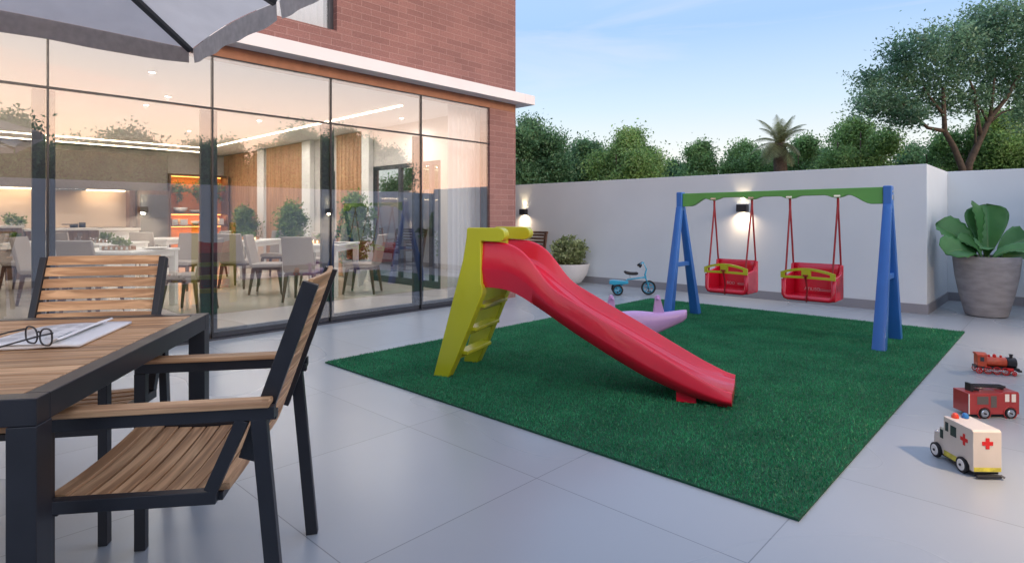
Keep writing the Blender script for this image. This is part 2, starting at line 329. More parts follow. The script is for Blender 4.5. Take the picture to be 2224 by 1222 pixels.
def part(mb, name, mats, parent=None, bevel=0, smooth=False, solid=0, sub=0, label=None, seg=2):
    me = bpy.data.meshes.new(name); me.from_pydata(mb.v, [], mb.f)
    import bmesh as _b
    bm = _b.new(); bm.from_mesh(me); _b.ops.recalc_face_normals(bm, faces=bm.faces); bm.to_mesh(me); bm.free()
    mats = mats if isinstance(mats, (list, tuple)) else [mats]
    for x in mats: me.materials.append(M[x])
    me.polygons.foreach_set('material_index', mb.mi)
    if smooth: me.polygons.foreach_set('use_smooth', [True]*len(me.polygons))
    o = bpy.data.objects.new(name, me); COL.objects.link(o)
    if parent: o.parent = parent
    if label: o['label'] = label
    if solid:
        md = o.modifiers.new('thickness', 'SOLIDIFY'); md.thickness = solid; md.offset = 0
    if bevel:
        md = o.modifiers.new('rounded_edges', 'BEVEL'); md.width = bevel; md.segments = seg; md.limit_method = 'ANGLE'; md.angle_limit = rad(35)
        if seg > 1: me.polygons.foreach_set('use_smooth', [True]*len(me.polygons)); md.harden_normals = True
    if sub:
        md = o.modifiers.new('smooth', 'SUBSURF'); md.levels = sub; md.render_levels = sub
    if smooth == 'auto': 
        for p in me.polygons: p.use_smooth = True
        me.set_sharp_from_angle(angle=rad(35))
    return o
def struct(mb, name, mats, **k): o = part(mb, name, mats, **k); o['kind'] = 'structure'; return o
def dup(root, loc, rz, label, scale=None):
    def cp(o, par):
        c = o.copy(); COL.objects.link(c); c.parent = par
        for ch in o.children: cp(ch, c)
        return c
    r = cp(root, None); r.location = loc; r.rotation_euler = (0, 0, rz); r['label'] = label
    if scale: r.scale = scale
    return r
def fastmesh(name, V, Fc, mat, parent=None, smooth=False):    # V (n,3), Fc (m,k) numpy
    me = bpy.data.meshes.new(name); k = Fc.shape[1]
    me.vertices.add(len(V)); me.vertices.foreach_set('co', V.astype(np.float32).ravel())
    me.loops.add(Fc.size); me.loops.foreach_set('vertex_index', Fc.astype(np.int32).ravel())
    me.polygons.add(len(Fc)); me.polygons.foreach_set('loop_start', np.arange(0, Fc.size, k, dtype=np.int32))
    me.update(calc_edges=True); me.validate(); me.materials.append(M[mat])
    o = bpy.data.objects.new(name, me); COL.objects.link(o)
    if parent: o.parent = parent
    return o
def unit(a): return a/np.maximum(np.linalg.norm(a, axis=1, keepdims=True), 1e-6)
def leaves(pos, size, up=.3, aspect=.5, outward=None):
    n = len(pos); d = rng.normal(size=(n, 3))
    if outward is not None: d = d*.8+outward
    d[:, 2] += up; d = unit(d); t = unit(np.cross(d, rng.normal(size=(n, 3))))
    s = size*rng.uniform(.6, 1.25, (n, 1)); a = pos-d*s*.5; c = pos+d*s*.5
    nn = np.cross(d, t); b = pos+t*s*aspect*.5+nn*s*.08; e = pos-t*s*aspect*.5+nn*s*.08
    V = np.stack([a, b, c, e], 1).reshape(-1, 3); Fc = np.arange(4*n).reshape(n, 4); return V, Fc
def crownpts(blobs, clumps, per, spread, hollow=.55):
    P = []; O = []
    for (cx, cy, cz, rx, ry, rz_), w in blobs:
        k = max(3, int(clumps*w)); u = unit(rng.normal(size=(k, 3))); r = rng.uniform(hollow, 1.0, (k, 1))**.8
        r *= 1+.12*rng.normal(size=(k, 1))
        c = u*r*np.array([[rx, ry, rz_]])+np.array([[cx, cy, cz]])
        sp_ = spread*rng.uniform(.6, 1.4, (k, 1, 1)); q = rng.normal(size=(k, per, 3))*sp_*np.array([1, 1, .75])
        P.append((c[:, None]+q).reshape(-1, 3)); O.append(np.repeat(u, per, 0))
    return np.concatenate(P), np.concatenate(O)
def limb(mb, pts, r0, r1, n=7): 
    k = len(pts); mb.tube(pts, [r0+(r1-r0)*i/(k-1) for i in range(k)], n)
def crv(p, q, bend, k=6):
    p, q, bend = Vector(p), Vector(q), Vector(bend); m = (p+q)/2+bend
    return [(p*(1-t)**2+m*2*t*(1-t)+q*t*t) for t in [i/k for i in range(k+1)]]

# ================================================================ ground and terrace
FX = -5.78
b = MB().box(-150, 150, -150, 150, -.35, -.25); struct(b, 'ground', 'land')
b = MB().box(FX, .6, -6, 10.1, -.2, 0); b.box(-18, FX, 6.2, 8.45, -.2, 0); struct(b, 'terrace_floor', 'floor')
b = MB().box(-16, FX, -4, 6.05, -.2, 0); struct(b, 'interior_floor', 'infloor')

# ================================================================ boundary walls
def boundary(label, boxes, skirts):
    r = thing('boundary_wall', label, 'wall')
    m = MB()
    for x in boxes: m.box(*x)
    part(m, 'wall_face', 'wall', r, bevel=.006)
    m = MB()
    for x in skirts: m.box(*x)
    part(m, 'skirting', 'skirt', r)
WH = 1.785
boundary('long white rendered wall behind the swing with grey skirting', [(-18, -1.2, 8.45, 8.65, -.2, WH), (-1.4, -1.2, 8.65, 10.1, -.2, WH)],
    [(-18, -1.185, 8.435, 8.45, 0, .115), (-1.2, -1.185, 8.45, 10.1, 0, .115)])
boundary('set back white wall behind the broad leaved potted plant', [(-1.4, .8, 10.1, 10.3, -.2, WH)], [(-1.185, .585, 10.085, 10.1, 0, .115)])
boundary('white side wall beside the row of wooden toys', [(.6, .8, -6, 10.1, -.2, WH)], [(.585, .6, -6, 10.1, 0, .115)])

# ================================================================ building
B = thing('apartment_building', 'red brick building with a tall glazed dining room on the ground floor', 'building')
b = MB()
b.box(FX-.2, FX, 5.68, 6.2, -.2, 2.66); b.box(FX-.2, FX, -4.2, -2.8, -.2, 2.66)
b.box(FX-.2, FX, -4.2, .9, 2.77, 7); b.box(FX-.2, FX, 3.346, 6.2, 2.77, 7); b.box(FX-.2, FX, .9, 3.346, 2.77, 3.18); b.box(FX-.2, FX, .9, 3.346, 5.2, 7)
for x0, x1, z0, z1 in ((-7.28, FX-.2, -.2, 2.07), (-10.52, -9.23, -.2, 2.07), (-16.2, -11.03, -.2, 2.07), (-16.2, FX-.2, 2.07, 7)): b.box(x0, x1, 6.12, 6.2, z0, z1)
b.box(-16.2, -16.1, -4.2, 6.12, -.2, 7); b.box(-16.1, FX-.2, -4.2, -4.1, -.2, 7)
part(b, 'brick_wall', 'brick', B)
part(MB().box(FX-.2, FX, -2.8, 5.68, 2.66, 2.77).box(FX-.2, FX, 5.68, 6.2, 2.66, 2.77), 'lintel', 'lintel', B)
part(MB().box(FX, -5.59, -4.4, 6.2, 2.772, 2.905).box(-16.4, -5.59, 6.2, 6.41, 2.772, 2.905), 'ledge', 'ledge', B, bevel=.004)
part(MB().box(-16.1, FX-.2, -4.1, 6.12, 6.9, 7), 'roof', 'skirt', B)
# inside faces
b = MB(); b.box(-16.08, FX-.2, -4.08, 6.1, 2.75, 2.9); part(b, 'ceiling', 'ceil', B)
b = MB()
for x0, x1, z0, z1 in ((-7.28, FX-.2, 0, 2.75), (-10.52, -9.23, 0, 2.07), (-16, -11.03, 0, 2.07), (-16, -7.28, 2.07, 2.75)): b.box(x0, x1, 6.05, 6.115, z0, z1)
b.box(-16.06, -16, -4, 6.05, 0, 2.75); b.box(-16, FX-.22, -4.06, -4, 0, 2.75)
part(b, 'interior_wall', 'inwall', B)
# glazing: joints at Y
JY = [-2.8, -1.58, -.365, .85, 2.07, 3.285, 4.51, 5.68]
for i in range(7):
    y0, y1 = JY[i], JY[i+1]
    part(MB().box(FX-.035, FX-.023, y0+.006, y1-.006, .07, 2.158), 'glass_pane', 'glass', B)
    part(MB().box(FX-.035, FX-.023, y0+.006, y1-.006, 2.176, 2.652), 'glass_pane', 'glass', B)
    # door leaf frame
    b = MB(); w = .055
    b.box(FX-.085, FX-.04, y0+.012, y0+.012+w*.7, .02, 2.15); b.box(FX-.085, FX-.04, y1-.012-w*1.5, y1-.012, .02, 2.15)
    b.box(FX-.085, FX-.04, y0+.012+w*.7, y1-.012-w*1.5, .02, .10)
    part(b, 'door_frame', 'frame', B, bevel=.003)
for y in JY[1:-1]: part(MB().box(FX-.06, FX-.012, y-.006, y+.006, 0, 2.655), 'mullion', 'blackm', B)
part(MB().box(FX-.06, FX-.010, -2.8, 5.68, 2.159, 2.175), 'transom', 'blackm', B)
part(MB().box(FX-.10, FX-.008, -2.8, 5.68, .0, .018).box(FX-.06, FX-.008, -2.8, 5.68, 2.653, 2.66), 'threshold', 'frame', B)
# lower and upper sheer curtains by the glass corner
def wavy(p, q, amp, n, z0, z1, fold=.085):
    p, q = Vector((*p, 0)), Vector((*q, 0)); d = q-p; ln = d.length; nrm = Vector((-d.y, d.x, 0)).normalized()
    def fn(u, v):
        a = u*ln/fold*2*math.pi; o = amp*(math.sin(a)+.35*math.sin(a*.37+1.3)+.2*math.sin(a*2.1)); w = p+d*u+nrm*o*(.75+.25*v); return (w.x, w.y, z1+(z0-z1)*v)
    return MB().grid(fn, n, 6)
cu = part(wavy((-6.12, 5.22), (-6.12, 6.0), .022, 120, .02, 2.72), 'curtain', 'curtain', None, smooth=True, solid=.002)
tag(cu, 'white sheer curtain hanging inside the glass beside the brick corner', 'curtain')
# upper window
UW = bpy.data.objects.new('upper_window', None); COL.objects.link(UW); UW.parent = B
part(MB().box(FX-.12, FX-.075, 3.29, 3.346, 3.18, 5.2).box(FX-.12, FX-.075, .9, 3.29, 3.18, 3.195).box(FX-.12, FX-.075, 1.9, 1.94, 3.195, 5.2), 'window_frame', 'frame', UW, bevel=.003)
part(MB().box(FX-.10, FX-.092, .9, 3.29, 3.2, 5.2), 'window_pane', 'glass', UW)
part(wavy((FX-.19, 2.2), (FX-.19, 3.28), .012, 80, 3.19, 5.2), 'window_curtain', 'curtain', UW, smooth=True, solid=.002)
b = MB().box(-8, FX-.2, .7, 3.5, 3.05, 3.15).box(-8, -7.9, .7, 3.5, 3.15, 5.3).box(-8, FX-.2, .6, .7, 3.15, 5.3).box(-8, FX-.2, 3.5, 3.6, 3.15, 5.3).box(-8, FX-.2, .7, 3.5, 5.2, 5.3)
part(b, 'room_lining', 'inwall', UW)
# end-wall doors to the rear patio
def enddoor(xs, label):
    r = thing('patio_door', label, 'door')
    x0, x1 = xs[0], xs[-1]; y0, y1 = 6.06, 6.12
    m = MB().box(x0, x1, y0, y1, 2.0, 2.075).box(x0, x1, y0, y1, 0, .11)
    for i, x in enumerate(xs):
        w = .075; a = x if i == 0 else (x-w if i == len(xs)-1 else x-w/2); m.box(a, a+w, y0, y1, .11, 2.0)
    part(m, 'frame', 'frame', r, bevel=.003)
    for a, c in zip(xs[:-1], xs[1:]): part(MB().box(a+.06, c-.06, 6.085, 6.093, .11, 2.0), 'pane', 'glass2', r)
enddoor([-9.23, -8.40, -7.55, -7.28], 'wide black framed glass door in the end wall, opening to the rear patio')
enddoor([-11.03, -10.50], 'narrow black framed glass door between the wood slat panels')
# wood-slat panels and white pilasters on the end wall
for px0, px1, lab in ((483, 560, 'wood slat wall panel furthest left, nearest the lit shelves'), (580, 658, 'wood slat wall panel behind the middle indoor shrub'), (732, 789, 'wood slat wall panel behind the right indoor shrub')):
    x0, x1 = YP(px0, 6.0), YP(px1, 6.0); m = MB(); n = int((x1-x0)/.045)
    for i in range(n): m.box(x0+i*(x1-x0)/n, x0+(i+.93)*(x1-x0)/n, 5.99-.006*(i % 3 == 0), 6.045, 0.02, 2.74)
    tag(part(m, 'wall_panel', 'panel', None), lab, 'wall panel', 'wood slat panels on the end wall')
for px0, px1, lab in ((469, 482, 'white pilaster left of all the wood slat panels'), (563, 577, 'white pilaster between the left and middle wood slat panels'), (660, 678, 'white pilaster left of the narrow glass door'), (790, 806, 'white pilaster between the right shrub and the wide glass door')):
    x0, x1 = YP(px0, 6.0), YP(px1, 6.0)
    tag(part(MB().box(x0, x1, 5.95, 6.048, 0, 2.74), 'pilaster', 'white', None, bevel=.004), lab, 'pilaster', 'white pilasters on the end wall')
# cove LED strips, downlights and their light
def area(name, loc, sx, sy, e, col, rot=(0,0,0), par=None, spread=180):
    l = bpy.data.lights.new(name, 'AREA'); l.shape = 'RECTANGLE'; l.size = sx; l.size_y = sy; l.energy = e; l.color = col; l.spread = rad(spread)
    o = bpy.data.objects.new(name, l); COL.objects.link(o); o.location = loc; o.rotation_euler = rot
    if par: o.parent = par
    return o
def spot(name, loc, e, ang, col, down=True, par=None, blend=.6, r=.015):
    l = bpy.data.lights.new(name, 'SPOT'); l.energy = e; l.spot_size = rad(ang); l.spot_blend = blend; l.color = col; l.shadow_soft_size = r
    o = bpy.data.objects.new(name, l); COL.objects.link(o); o.location = loc; o.rotation_euler = (0, 0 if down else math.pi, 0)
    if par: o.parent = par
    return o
WARM = (1, .92, .84)
s1 = tag(part(MB().box(-14.42, -14.39, -3.9, 5.03, 2.735, 2.752), 'led_strip', 'led', None), 'long warm LED line running along the kitchen side of the ceiling', 'led strip')
s3 = tag(part(MB().box(-15.42, -15.39, -3.9, 5.3, 2.735, 2.752), 'led_strip', 'led', None), 'second warm LED line, parallel and nearer the kitchen cabinets', 'led strip')
s2 = tag(part(MB().box(-14.38, -6.9, 5.0, 5.03, 2.735, 2.752), 'led_strip', 'led', None), 'long warm LED line crossing the ceiling towards the white curtain', 'led strip')
area('cove_light', (-14.4, .6, 2.73), .03, 8.6, 68, WARM)
area('cove_light', (-10.6, 5.015, 2.73), 7.4, .03, 68, WARM)
DL = []
for px, py, lab in ((330, 157, 'small recessed ceiling downlight just below the parasol corner'), (563, 262, 'small recessed ceiling downlight near the middle glass mullions'), (872, 257, 'small recessed ceiling downlight furthest right, before the white curtain'), (365, 210, 'faint recessed ceiling downlight left of the middle one')):
    x, y, z = ZT(px, py, 2.745); t = thing('downlight', lab, 'downlight', (x, y, 2.745), 0, 'ceiling downlights')
    part(MB().lathe([(.045, .004), (.045, -.004), (.036, -.006), (.034, .004)], n=20), 'trim_ring', 'white', t, smooth=True)
    part(MB().lathe([(.032, .0), (.032, -.003)], n=16), 'lens', 'spot', t)
    spot('downlight_beam', (0, 0, -.02), 29, 168, (1, .95, .90), True, t, 1.0, .03)
for x, y in ((-8, .5), (-9.5, 2.5), (-11.5, 1.0), (-11.8, 3.8)):
    t = thing('downlight', 'recessed ceiling downlight further inside the dining room', 'downlight', (x, y, 2.745), 0, 'inner ceiling downlights')
    part(MB().lathe([(.045, .004), (.045, -.004), (.036, -.006), (.034, .004)], n=20), 'trim_ring', 'white', t, smooth=True)
    part(MB().lathe([(.030, .0), (.030, -.003)], n=16), 'lens', 'spot', t)
    spot('downlight_beam', (0, 0, -.02), 29, 168, (1, .95, .90), True, t, 1.0, .03)

# ================================================================ kitchen at the far end
K = thing('kitchen_cabinet', 'taupe wall cabinets with a warm light strip over the beige splashback', 'cabinet')
part(MB().box(-15.99, -15.62, -1.5, 4.56, 1.775, 2.60), 'cupboard', 'taupe', K, bevel=.003)
part(MB().box(-15.995, -15.97, -1.5, 3.80, .93, 1.77), 'splashback', 'splash', K)
part(MB().box(-15.95, -15.64, 3.78, 3.90, .93, 1.77), 'end_panel', 'barwood', K)
part(MB().box(-15.96, -15.94, -1.4, 2.2, 1.757, 1.772).box(-15.96, -15.94, 2.9, 3.76, 1.757, 1.772), 'light_strip', 'led', K)
area('cabinet_light', (-15.80, 1.2, 1.75), .05, 4.8, 22, (1, .70, .42), par=K)
hd = tag(part(MB().prism([(2.15, 1.76), (2.2, 1.72), (2.9, 1.72), (2.95, 1.76)], lambda a, c, t: (t, a, c), -15.95, -15.45), 'extractor_hood', 'chrome', None, bevel=.004), 'slim metal extractor hood under the wall cabinets', 'extractor hood')
C1 = thing('kitchen_counter', 'white topped kitchen counter under the beige splashback', 'counter')
part(MB().box(-15.96, -15.30, 1.9, 3.92, .86, .91), 'worktop', 'ceramic', C1, bevel=.004)
part(MB().box(-15.96, -15.36, 1.9, 3.90, 0, .858), 'base_unit', 'white', C1)
hb = thing('hob', 'black cooking hob with pans on the kitchen counter', 'hob', (-15.6, 2.9, .91))
part(MB().box(-.2, .2, -.3, .3, 0, .02), 'plate', 'blackm', hb, bevel=.004)
part(MB().lathe([(.07, .02), (.08, .10), (.075, .10), (.066, .03)], c=(0, -.17, 0)).box(-.01, .01, -.38, -.24, .08, .1).lathe([(.06, .02), (.06, .13), (.055, .13), (.055, .03)], c=(0, -.02, 0)), 'pan', 'blackm', hb, smooth=True)
fr = thing('oven_tower', 'tall grey oven tower beside the lit orange shelves', 'oven')
part(MB().box(-15.98, -15.5, 3.92, 4.56, 0, 1.77), 'carcass', 'barwood', fr)
part(MB().box(-15.5, -15.48, 3.96, 4.52, 1.13, 1.68), 'oven_door', 'fridge', fr, bevel=.003)
part(MB().box(-15.5, -15.48, 3.96, 4.52, .05, 1.115), 'lower_door', 'fridge', fr, bevel=.003)
# lit niche
ni = thing('shelf_niche', 'orange lit shelf niche with white crockery and trailing plants', 'shelving')
part(MB().box(-15.99, -15.94, 4.6, 5.9, 0, 2.2), 'back_panel', 'niche', ni)
for ya in (4.57, 5.90): part(MB().box(-15.94, -15.5, ya, ya+.03, 0, 2.2), 'side_panel', 'barwood', ni)
for z in (.55, .93, 1.23, 2.17):
    sh = part(MB().box(-15.94, -15.52, 4.6, 5.9, z, z+.03), 'shelf', 'barwood', ni, bevel=.003)
    part(MB().box(-15.93, -15.91, 4.62, 5.88, z-.018, z-.003), 'light_strip', 'ledo', sh)
    area('shelf_light', (-15.75, 5.25, z-.03), .05, 1.2, 5.0, (1, .48, .16), par=ni)
def crock(loc, prof, lab): tag(part(MB().lathe(prof, c=loc, n=20), 'crockery', 'ceramic', None, smooth=True), lab, 'crockery', 'white crockery on the lit shelves')
bowlp = lambda r, h: [(r*.5, 0), (r*.9, h*.5), (r, h), (r*.94, h), (r*.8, h*.45), (r*.4, h*.12)]
crock((-15.7, 4.86, 1.262), bowlp(.16, .13)[::1], 'large white bowl on the upper lit shelf'); crock((-15.7, 5.2, 1.262), bowlp(.14, .07), 'low white bowl on the upper lit shelf beside the larger one')
for y, w, h, lab in ((4.72, .13, .15, 'white lidded box at the left end of the lower lit shelf'), (4.92, .17, .15, 'second white box from the left on the lower lit shelf'), (5.58, .15, .15, 'white box near the right of the lower lit shelf'), (5.79, .12, .16, 'white box at the right end of the lower lit shelf')):
    tag(part(MB().box(-15.78, -15.62, y-w/2, y+w/2, .962, .962+h), 'storage_box', 'ceramic', None, bevel=.006), lab, 'box', 'white crockery on the lit shelves')
crock((-15.7, 5.20, .962), [(.05, 0), (.11, .1), (.10, .1), (.05, .02)], 'wide white bowl in the middle of the lower lit shelf'); crock((-15.7, 5.38, .962), bowlp(.075, .08), 'small white bowl right of the wide one')
def bush(name, label, cat, loc, blobs, mat, clumps, per, spread, size, stem=None, potm=None, pot=None, group=None, soil=None, aspect=.5):
    t = thing(name, label, cat, loc, 0, group); P, O = crownpts(blobs, clumps, per, spread, .3); V, Fc = leaves(P, size, .35, aspect, O*.5)
    fastmesh('foliage', V, Fc, mat, t)
    if pot: part(MB().lathe(pot, n=36), 'planter', potm, t, smooth='auto')
    if stem: m = MB(); limb(m, crv((0,0,stem[0]), (0.02,0.01,stem[1]), (.02,.01,0)), .025, .012); part(m, 'stem', 'bark', t, smooth=True)
    if soil: part(MB().lathe([(soil[0], soil[1]-.02), (soil[0], soil[1])], n=24), 'soil', 'soil', t)
    return t
for i, y in enumerate((4.78, 5.25, 5.68)):
    bush('trailing_plant', ['trailing green plant high in the niche, left end', 'trailing green plant high in the niche, middle', 'trailing green plant high in the niche, right end'][i], 'plant', (-15.68, y, 1.25), [((0, 0, .62, .10, .26, .16), 1), ((0, .05, .40, .05, .10, .16), .35)], 'leafB', 26, 16, .045, .06, group='trailing plants in the niche')
# bar counters
def counter(label, x0, x1, y0, y1, h, top, base):
    r = thing('bar_counter', label, 'counter', ((x0+x1)/2, (y0+y1)/2, 0)); a, c = (x1-x0)/2, (y1-y0)/2
    part(MB().box(-a, a, -c, c, h-.045, h), 'countertop', top, r, bevel=.004)
    m = MB(); n = max(3, int(2*c/.09))
    for i in range(n): m.box(-a+.03, a-.04+.008*(i % 2), -c+.03+i*(2*c-.06)/n, -c+.03+(i+.97)*(2*c-.06)/n, 0, h-.047)
    part(m, 'slatted_front', base, r)
    return r
counter('tall wooden bar counter at the far left edge with two herb pots', -14.9, -14.1, -.8, 1.72, 1.0, 'ceramic', 'barwood')
counter('lower wooden counter between the bar and the white kitchen counter', -15.1, -14.5, 1.76, 3.0, .93, 'ceramic', 'barwood')
for px, h, lab in ((22, .24, 'tall upright herb clump standing on the far left bar'), (44, .15, 'low green herb clump on the far left bar beside the taller one')):
    x = -14.5; y = XP(px, x); bush('potted_herb', lab, 'plant', (x, y, 1.0), [((0, 0, h*.55, .11, .11, h*.45), 1)], 'leafI', 16, 10, .03, .06, group='herbs on the bar', pot=[(.05, 0), (.07, .05), (.065, .05)], potm='ceramic')
# ================================================================ indoor shrubs
potp = [(.13, 0), (.20, .20), (.21, .42), (.195, .42), (.18, .38)]
for i, (px, y, zc, rx, rz_, s, lab) in enumerate(((531, 5.55, .93, .27, .42, 1, 'leftmost of the three indoor shrubs before the wood panels'), (634, 5.45, .95, .29, .44, 1, 'middle of the three indoor shrubs before the wood panels'), (771, 5.45, .90, .31, .56, 1, 'tallest indoor shrub in a mauve pot beside the wide glass door'))):
    x = YP(px, y)
    bush('indoor_shrub', lab, 'potted plant', (x, y, 0), [((0, 0, zc, rx, rx, rz_), 1), ((0, 0, zc+rz_*.75, rx*.55, rx*.55, rz_*.45), .4)], 'leafI', 110, 30, .055, .062, stem=(.3, .8), potm='bowl', pot=potp, group='indoor shrubs', soil=(.18, .39))
# ================================================================ dining furniture
AX = TH  # dining sets stand turned about 43 degrees
def dining_table(loc, lx, ly, label):
    t = thing('dining_table', label, 'table', loc, AX, 'white dining tables')
    part(MB().box(-lx/2, lx/2, -ly/2, ly/2, .715, .75), 'tabletop', 'white', t, bevel=.006)
    part(MB().box(-lx/2+.03, lx/2-.03, -ly/2+.025, -ly/2+.05, .65, .713).box(-lx/2+.03, lx/2-.03, ly/2-.05, ly/2-.025, .65, .713).box(-lx/2+.025, -lx/2+.05, -ly/2+.05, ly/2-.05, .65, .713).box(lx/2-.05, lx/2-.025, -ly/2+.05, ly/2-.05, .65, .713), 'apron', 'white', t)
    for sx in (-1, 1):
        for sy in (-1, 1):
            x, y = sx*(lx/2-.055), sy*(ly/2-.055); part(MB().box(x-.04, x+.04, y-.04, y+.04, 0, .713), 'leg', 'white', t, bevel=.004)
    return t
T = [((-8.36, 4.60, 0), .82, 1.25, 'white dining table seen between the two middle mullions, with candles'), ((-8.62, 1.93, 0), 1.05, 1.0, 'white dining table just behind the outdoor slatted chair'),
     ((-10.75, 4.45, 0), .85, 1.3, 'white dining table behind the left indoor shrub'), ((-11.2, 2.25, 0), .95, 1.2, 'white dining table in the second row before the kitchen'), ((-12.6, 3.6, 0), .85, 1.2, 'white dining table furthest back, near the oven tower'), ((-12.5, 1.15, 0), .85, 1.2, 'white dining table near the far left bar')]
for a in T: dining_table(*a)
def make_dchair(label):
    t = thing('dining_chair', label, 'chair', (0,0,0), 0, 'upholstered dining chairs')
    part(MB().box(-.22, .22, -.22, .21, .40, .46), 'seat', 'fabric', t, bevel=.018)
    def bf(u, v):
        x = (-.215+.43*u); return (x*(1-.04*v), .205+.10*v+.02*math.cos((u-.5)*3), .43+.46*v)
    part(MB().grid(bf, 8, 6), 'backrest', 'fabric', t, solid=.045, bevel=.012)
    part(MB().box(-.20, .20, -.20, .20, .365, .398), 'seat_frame', 'darkwood', t, bevel=.004)
    for sx in (-1, 1):
        for sy in (-1, 1):
            m = MB(); p = Vector((sx*.185, sy*.18, .38)); q = Vector((sx*.215, sy*.235, 0))
            m.tube([p, q], [.030, .017], 6); part(m, 'leg', 'darkwood', t)
    return t
ch0 = make_dchair('upholstered chair turned back to the glass, near side of the candle lit table')
first = True
# (x,y, facing: local -y faces the table; angle given in world)
def A(fx, fy): return math.atan2(fx, -fy)      # rz so that local -y points to (fx,fy)
R2, W2 = Vector(RV), Vector(WV)
def addch(px, d, f, lab):
    global first
    x, y, _ = PT(px, HY, d); f = f[0]*R2+f[1]*W2; rz = A(f.x, f.y)
    if first: ch0.location = (x, y, 0); ch0.rotation_euler = (0, 0, rz); ch0['label'] = lab; first = False
    else: dup(ch0, (x, y, 0), rz, lab)
addch(662, 8.15, (0, 1), 'grey dining chair seen squarely from behind, directly above the outdoor armchair back')
addch(788, 9.0, (-1, .05), 'grey dining chair right of the candle lit table, facing left')
addch(585, 8.95, (1, .15), 'grey dining chair left of the candle lit table, half turned right')
addch(690, 10.1, (0, -1), 'grey dining chair on the far side of the candle lit table')
addch(520, 9.7, (.1, 1), 'grey dining chair with its back to the glass, just right of the thick left mullion')
addch(412, 7.25, (-1, .05), 'grey dining chair to the right of the round cornered white table, facing left')
addch(203, 6.9, (0, 1), 'grey dining chair from behind, half hidden by the outdoor slatted chair')
addch(100, 7.9, (1, .3), 'grey dining chair left of the outdoor slatted chair, turned right')
addch(52, 9.3, (1, .3), 'grey dining chair furthest left, beside the bar counter')
addch(395, 9.4, (0, -1), 'grey dining chair facing the glass behind the near left table')
addch(330, 10.6, (0, 1), 'grey dining chair in front of the oven tower')
addch(455, 11.2, (-1, 0), 'grey dining chair before the lit shelf niche')
addch(600, 11.3, (0, -1), 'grey dining chair behind the middle indoor shrub pot')
addch(150, 10.6, (0, 1), 'grey dining chair in the second row, left of the herb centrepiece')
def centre(loc, label, cand=6, lit=0):
    t = thing('centrepiece', label, 'centrepiece', loc, AX, 'herb and candle centrepieces')
    m = MB()
    for x in (-.14, -.07, 0, .07, .14):
        m.box(x-.03, x+.03, -.06, -.052, 0, .05); m.box(x-.03, x+.03, .052, .06, 0, .05)
    m.box(-.17, .17, -.05, .05, 0, .01); part(m, 'wooden_crate', 'panel', t)
    P, O = crownpts([((0, .02, .10, .17, .07, .05), 1)], 22, 12, .02, .2); V, Fc = leaves(P, .04, .4, .6, O*.3); fastmesh('herbs', V, Fc, 'leafI', t)
    for k in range(cand):
        x = -.16+.32*k/(cand-1); cgl = part(MB().lathe([(.016, 0), (.018, .055), (.016, .055), (.014, .01)], c=(x, -.095, 0), n=12), 'candle_glass', 'glass2', t, smooth=True)
        part(MB().lathe([(.012, .008), (.012, .03), (.004, .042)], c=(x, -.095, 0), n=10), 'candle', 'candle' if lit else 'ceramic', cgl, smooth=True)
centre((-8.45, 4.62, .75), 'green herb crate with glowing candles on the table between the middle mullions', 6, 1)
centre((-8.45, 1.93, .75), 'green herb crate on the near left white table above the slatted chair')
centre((-10.75, 4.45, .75), 'green herb crate with candles in front of the left indoor shrub', 6, 1)
centre((-11.1, 2.35, .75), 'green herb crate on the second row table left of the near one')
centre((-12.3, 1.35, .75), 'green herb crate furthest left, before the kitchen')
def glassw(loc, lab):
    t = thing('wine_glass', lab, 'glass', loc, 0, 'wine glasses on the tables')
    part(MB().lathe([(.032, 0), (.03, .003), (.004, .006), (.003, .07), (.02, .085), (.032, .12), (.030, .165), (.028, .165), (.029, .12), (.018, .09)], n=14), 'glass_body', 'glass2', t, smooth=True)
for i, (x, y) in enumerate(((-8.2, 1.62), (-8.35, 1.5), (-8.95, 2.1), (-8.1, 4.2), (-8.7, 4.9), (-11.0, 2.0), (-11.5, 2.4))):
    glassw((x, y, .75), ['wine glass on the near left table', 'wine glass beside its twin on the near left table', 'wine glass at the back of the near left table', 'wine glass on the front corner of the candle lit table', 'wine glass at the back of the candle lit table', 'wine glass on the second row table', 'wine glass at the far side of the second row table'][i])
for x, y, lab in ((-8.35, 2.3, 'white plate on the far side of the near left table'), (-8.15, 4.75, 'white plate at the right of the candle lit table'), (-8.75, 4.3, 'white plate at the left of the candle lit table')):
    tag(part(MB().lathe([(.08, 0), (.14, .012), (.15, .022), (.14, .02), (.07, .008)], c=(x, y, .752), n=28), 'plate', 'ceramic', None, smooth=True), lab, 'plate', 'white dinner plates')

# ================================================================ wall lamps
def wall_lamp(x, y, z, rz, label, e=5.0, w=.15, h=.105, wk=2.2):
    t = thing('wall_lamp', label, 'wall lamp', (x, y, z), rz, 'up and down wall lamps')      # local -y faces away from the wall
    part(MB().box(-w/2, w/2, -.085, -.072, -h/2, h/2).box(-w/2, w/2, -.012, 0, -h/2, h/2).box(-w/2, -w/2+.01, -.072, -.012, -h/2, h/2).box(w/2-.01, w/2, -.072, -.012, -h/2, h/2), 'housing', 'blackm', t, bevel=.002)
    part(MB().box(-.04, .04, -.06, -.025, -.012, .012), 'bulb', 'bulb', t)
    spot('up_beam', (0, -.042, h/2+.004), e, 74, (1, .74, .42), False, t, .75, .012); spot('down_beam', (0, -.042, -h/2-.004), e, 74, (1, .74, .42), True, t, .75, .012)
    ws_ = spot('wash', (0, -.06, -h/2-.006), e*wk, 165, (1, .70, .46), True, t, 1, .03); ws_.rotation_euler = (rad(-28) if wk > 3 else 0, 0, 0)
lx2 = YP(1615, 8.45)
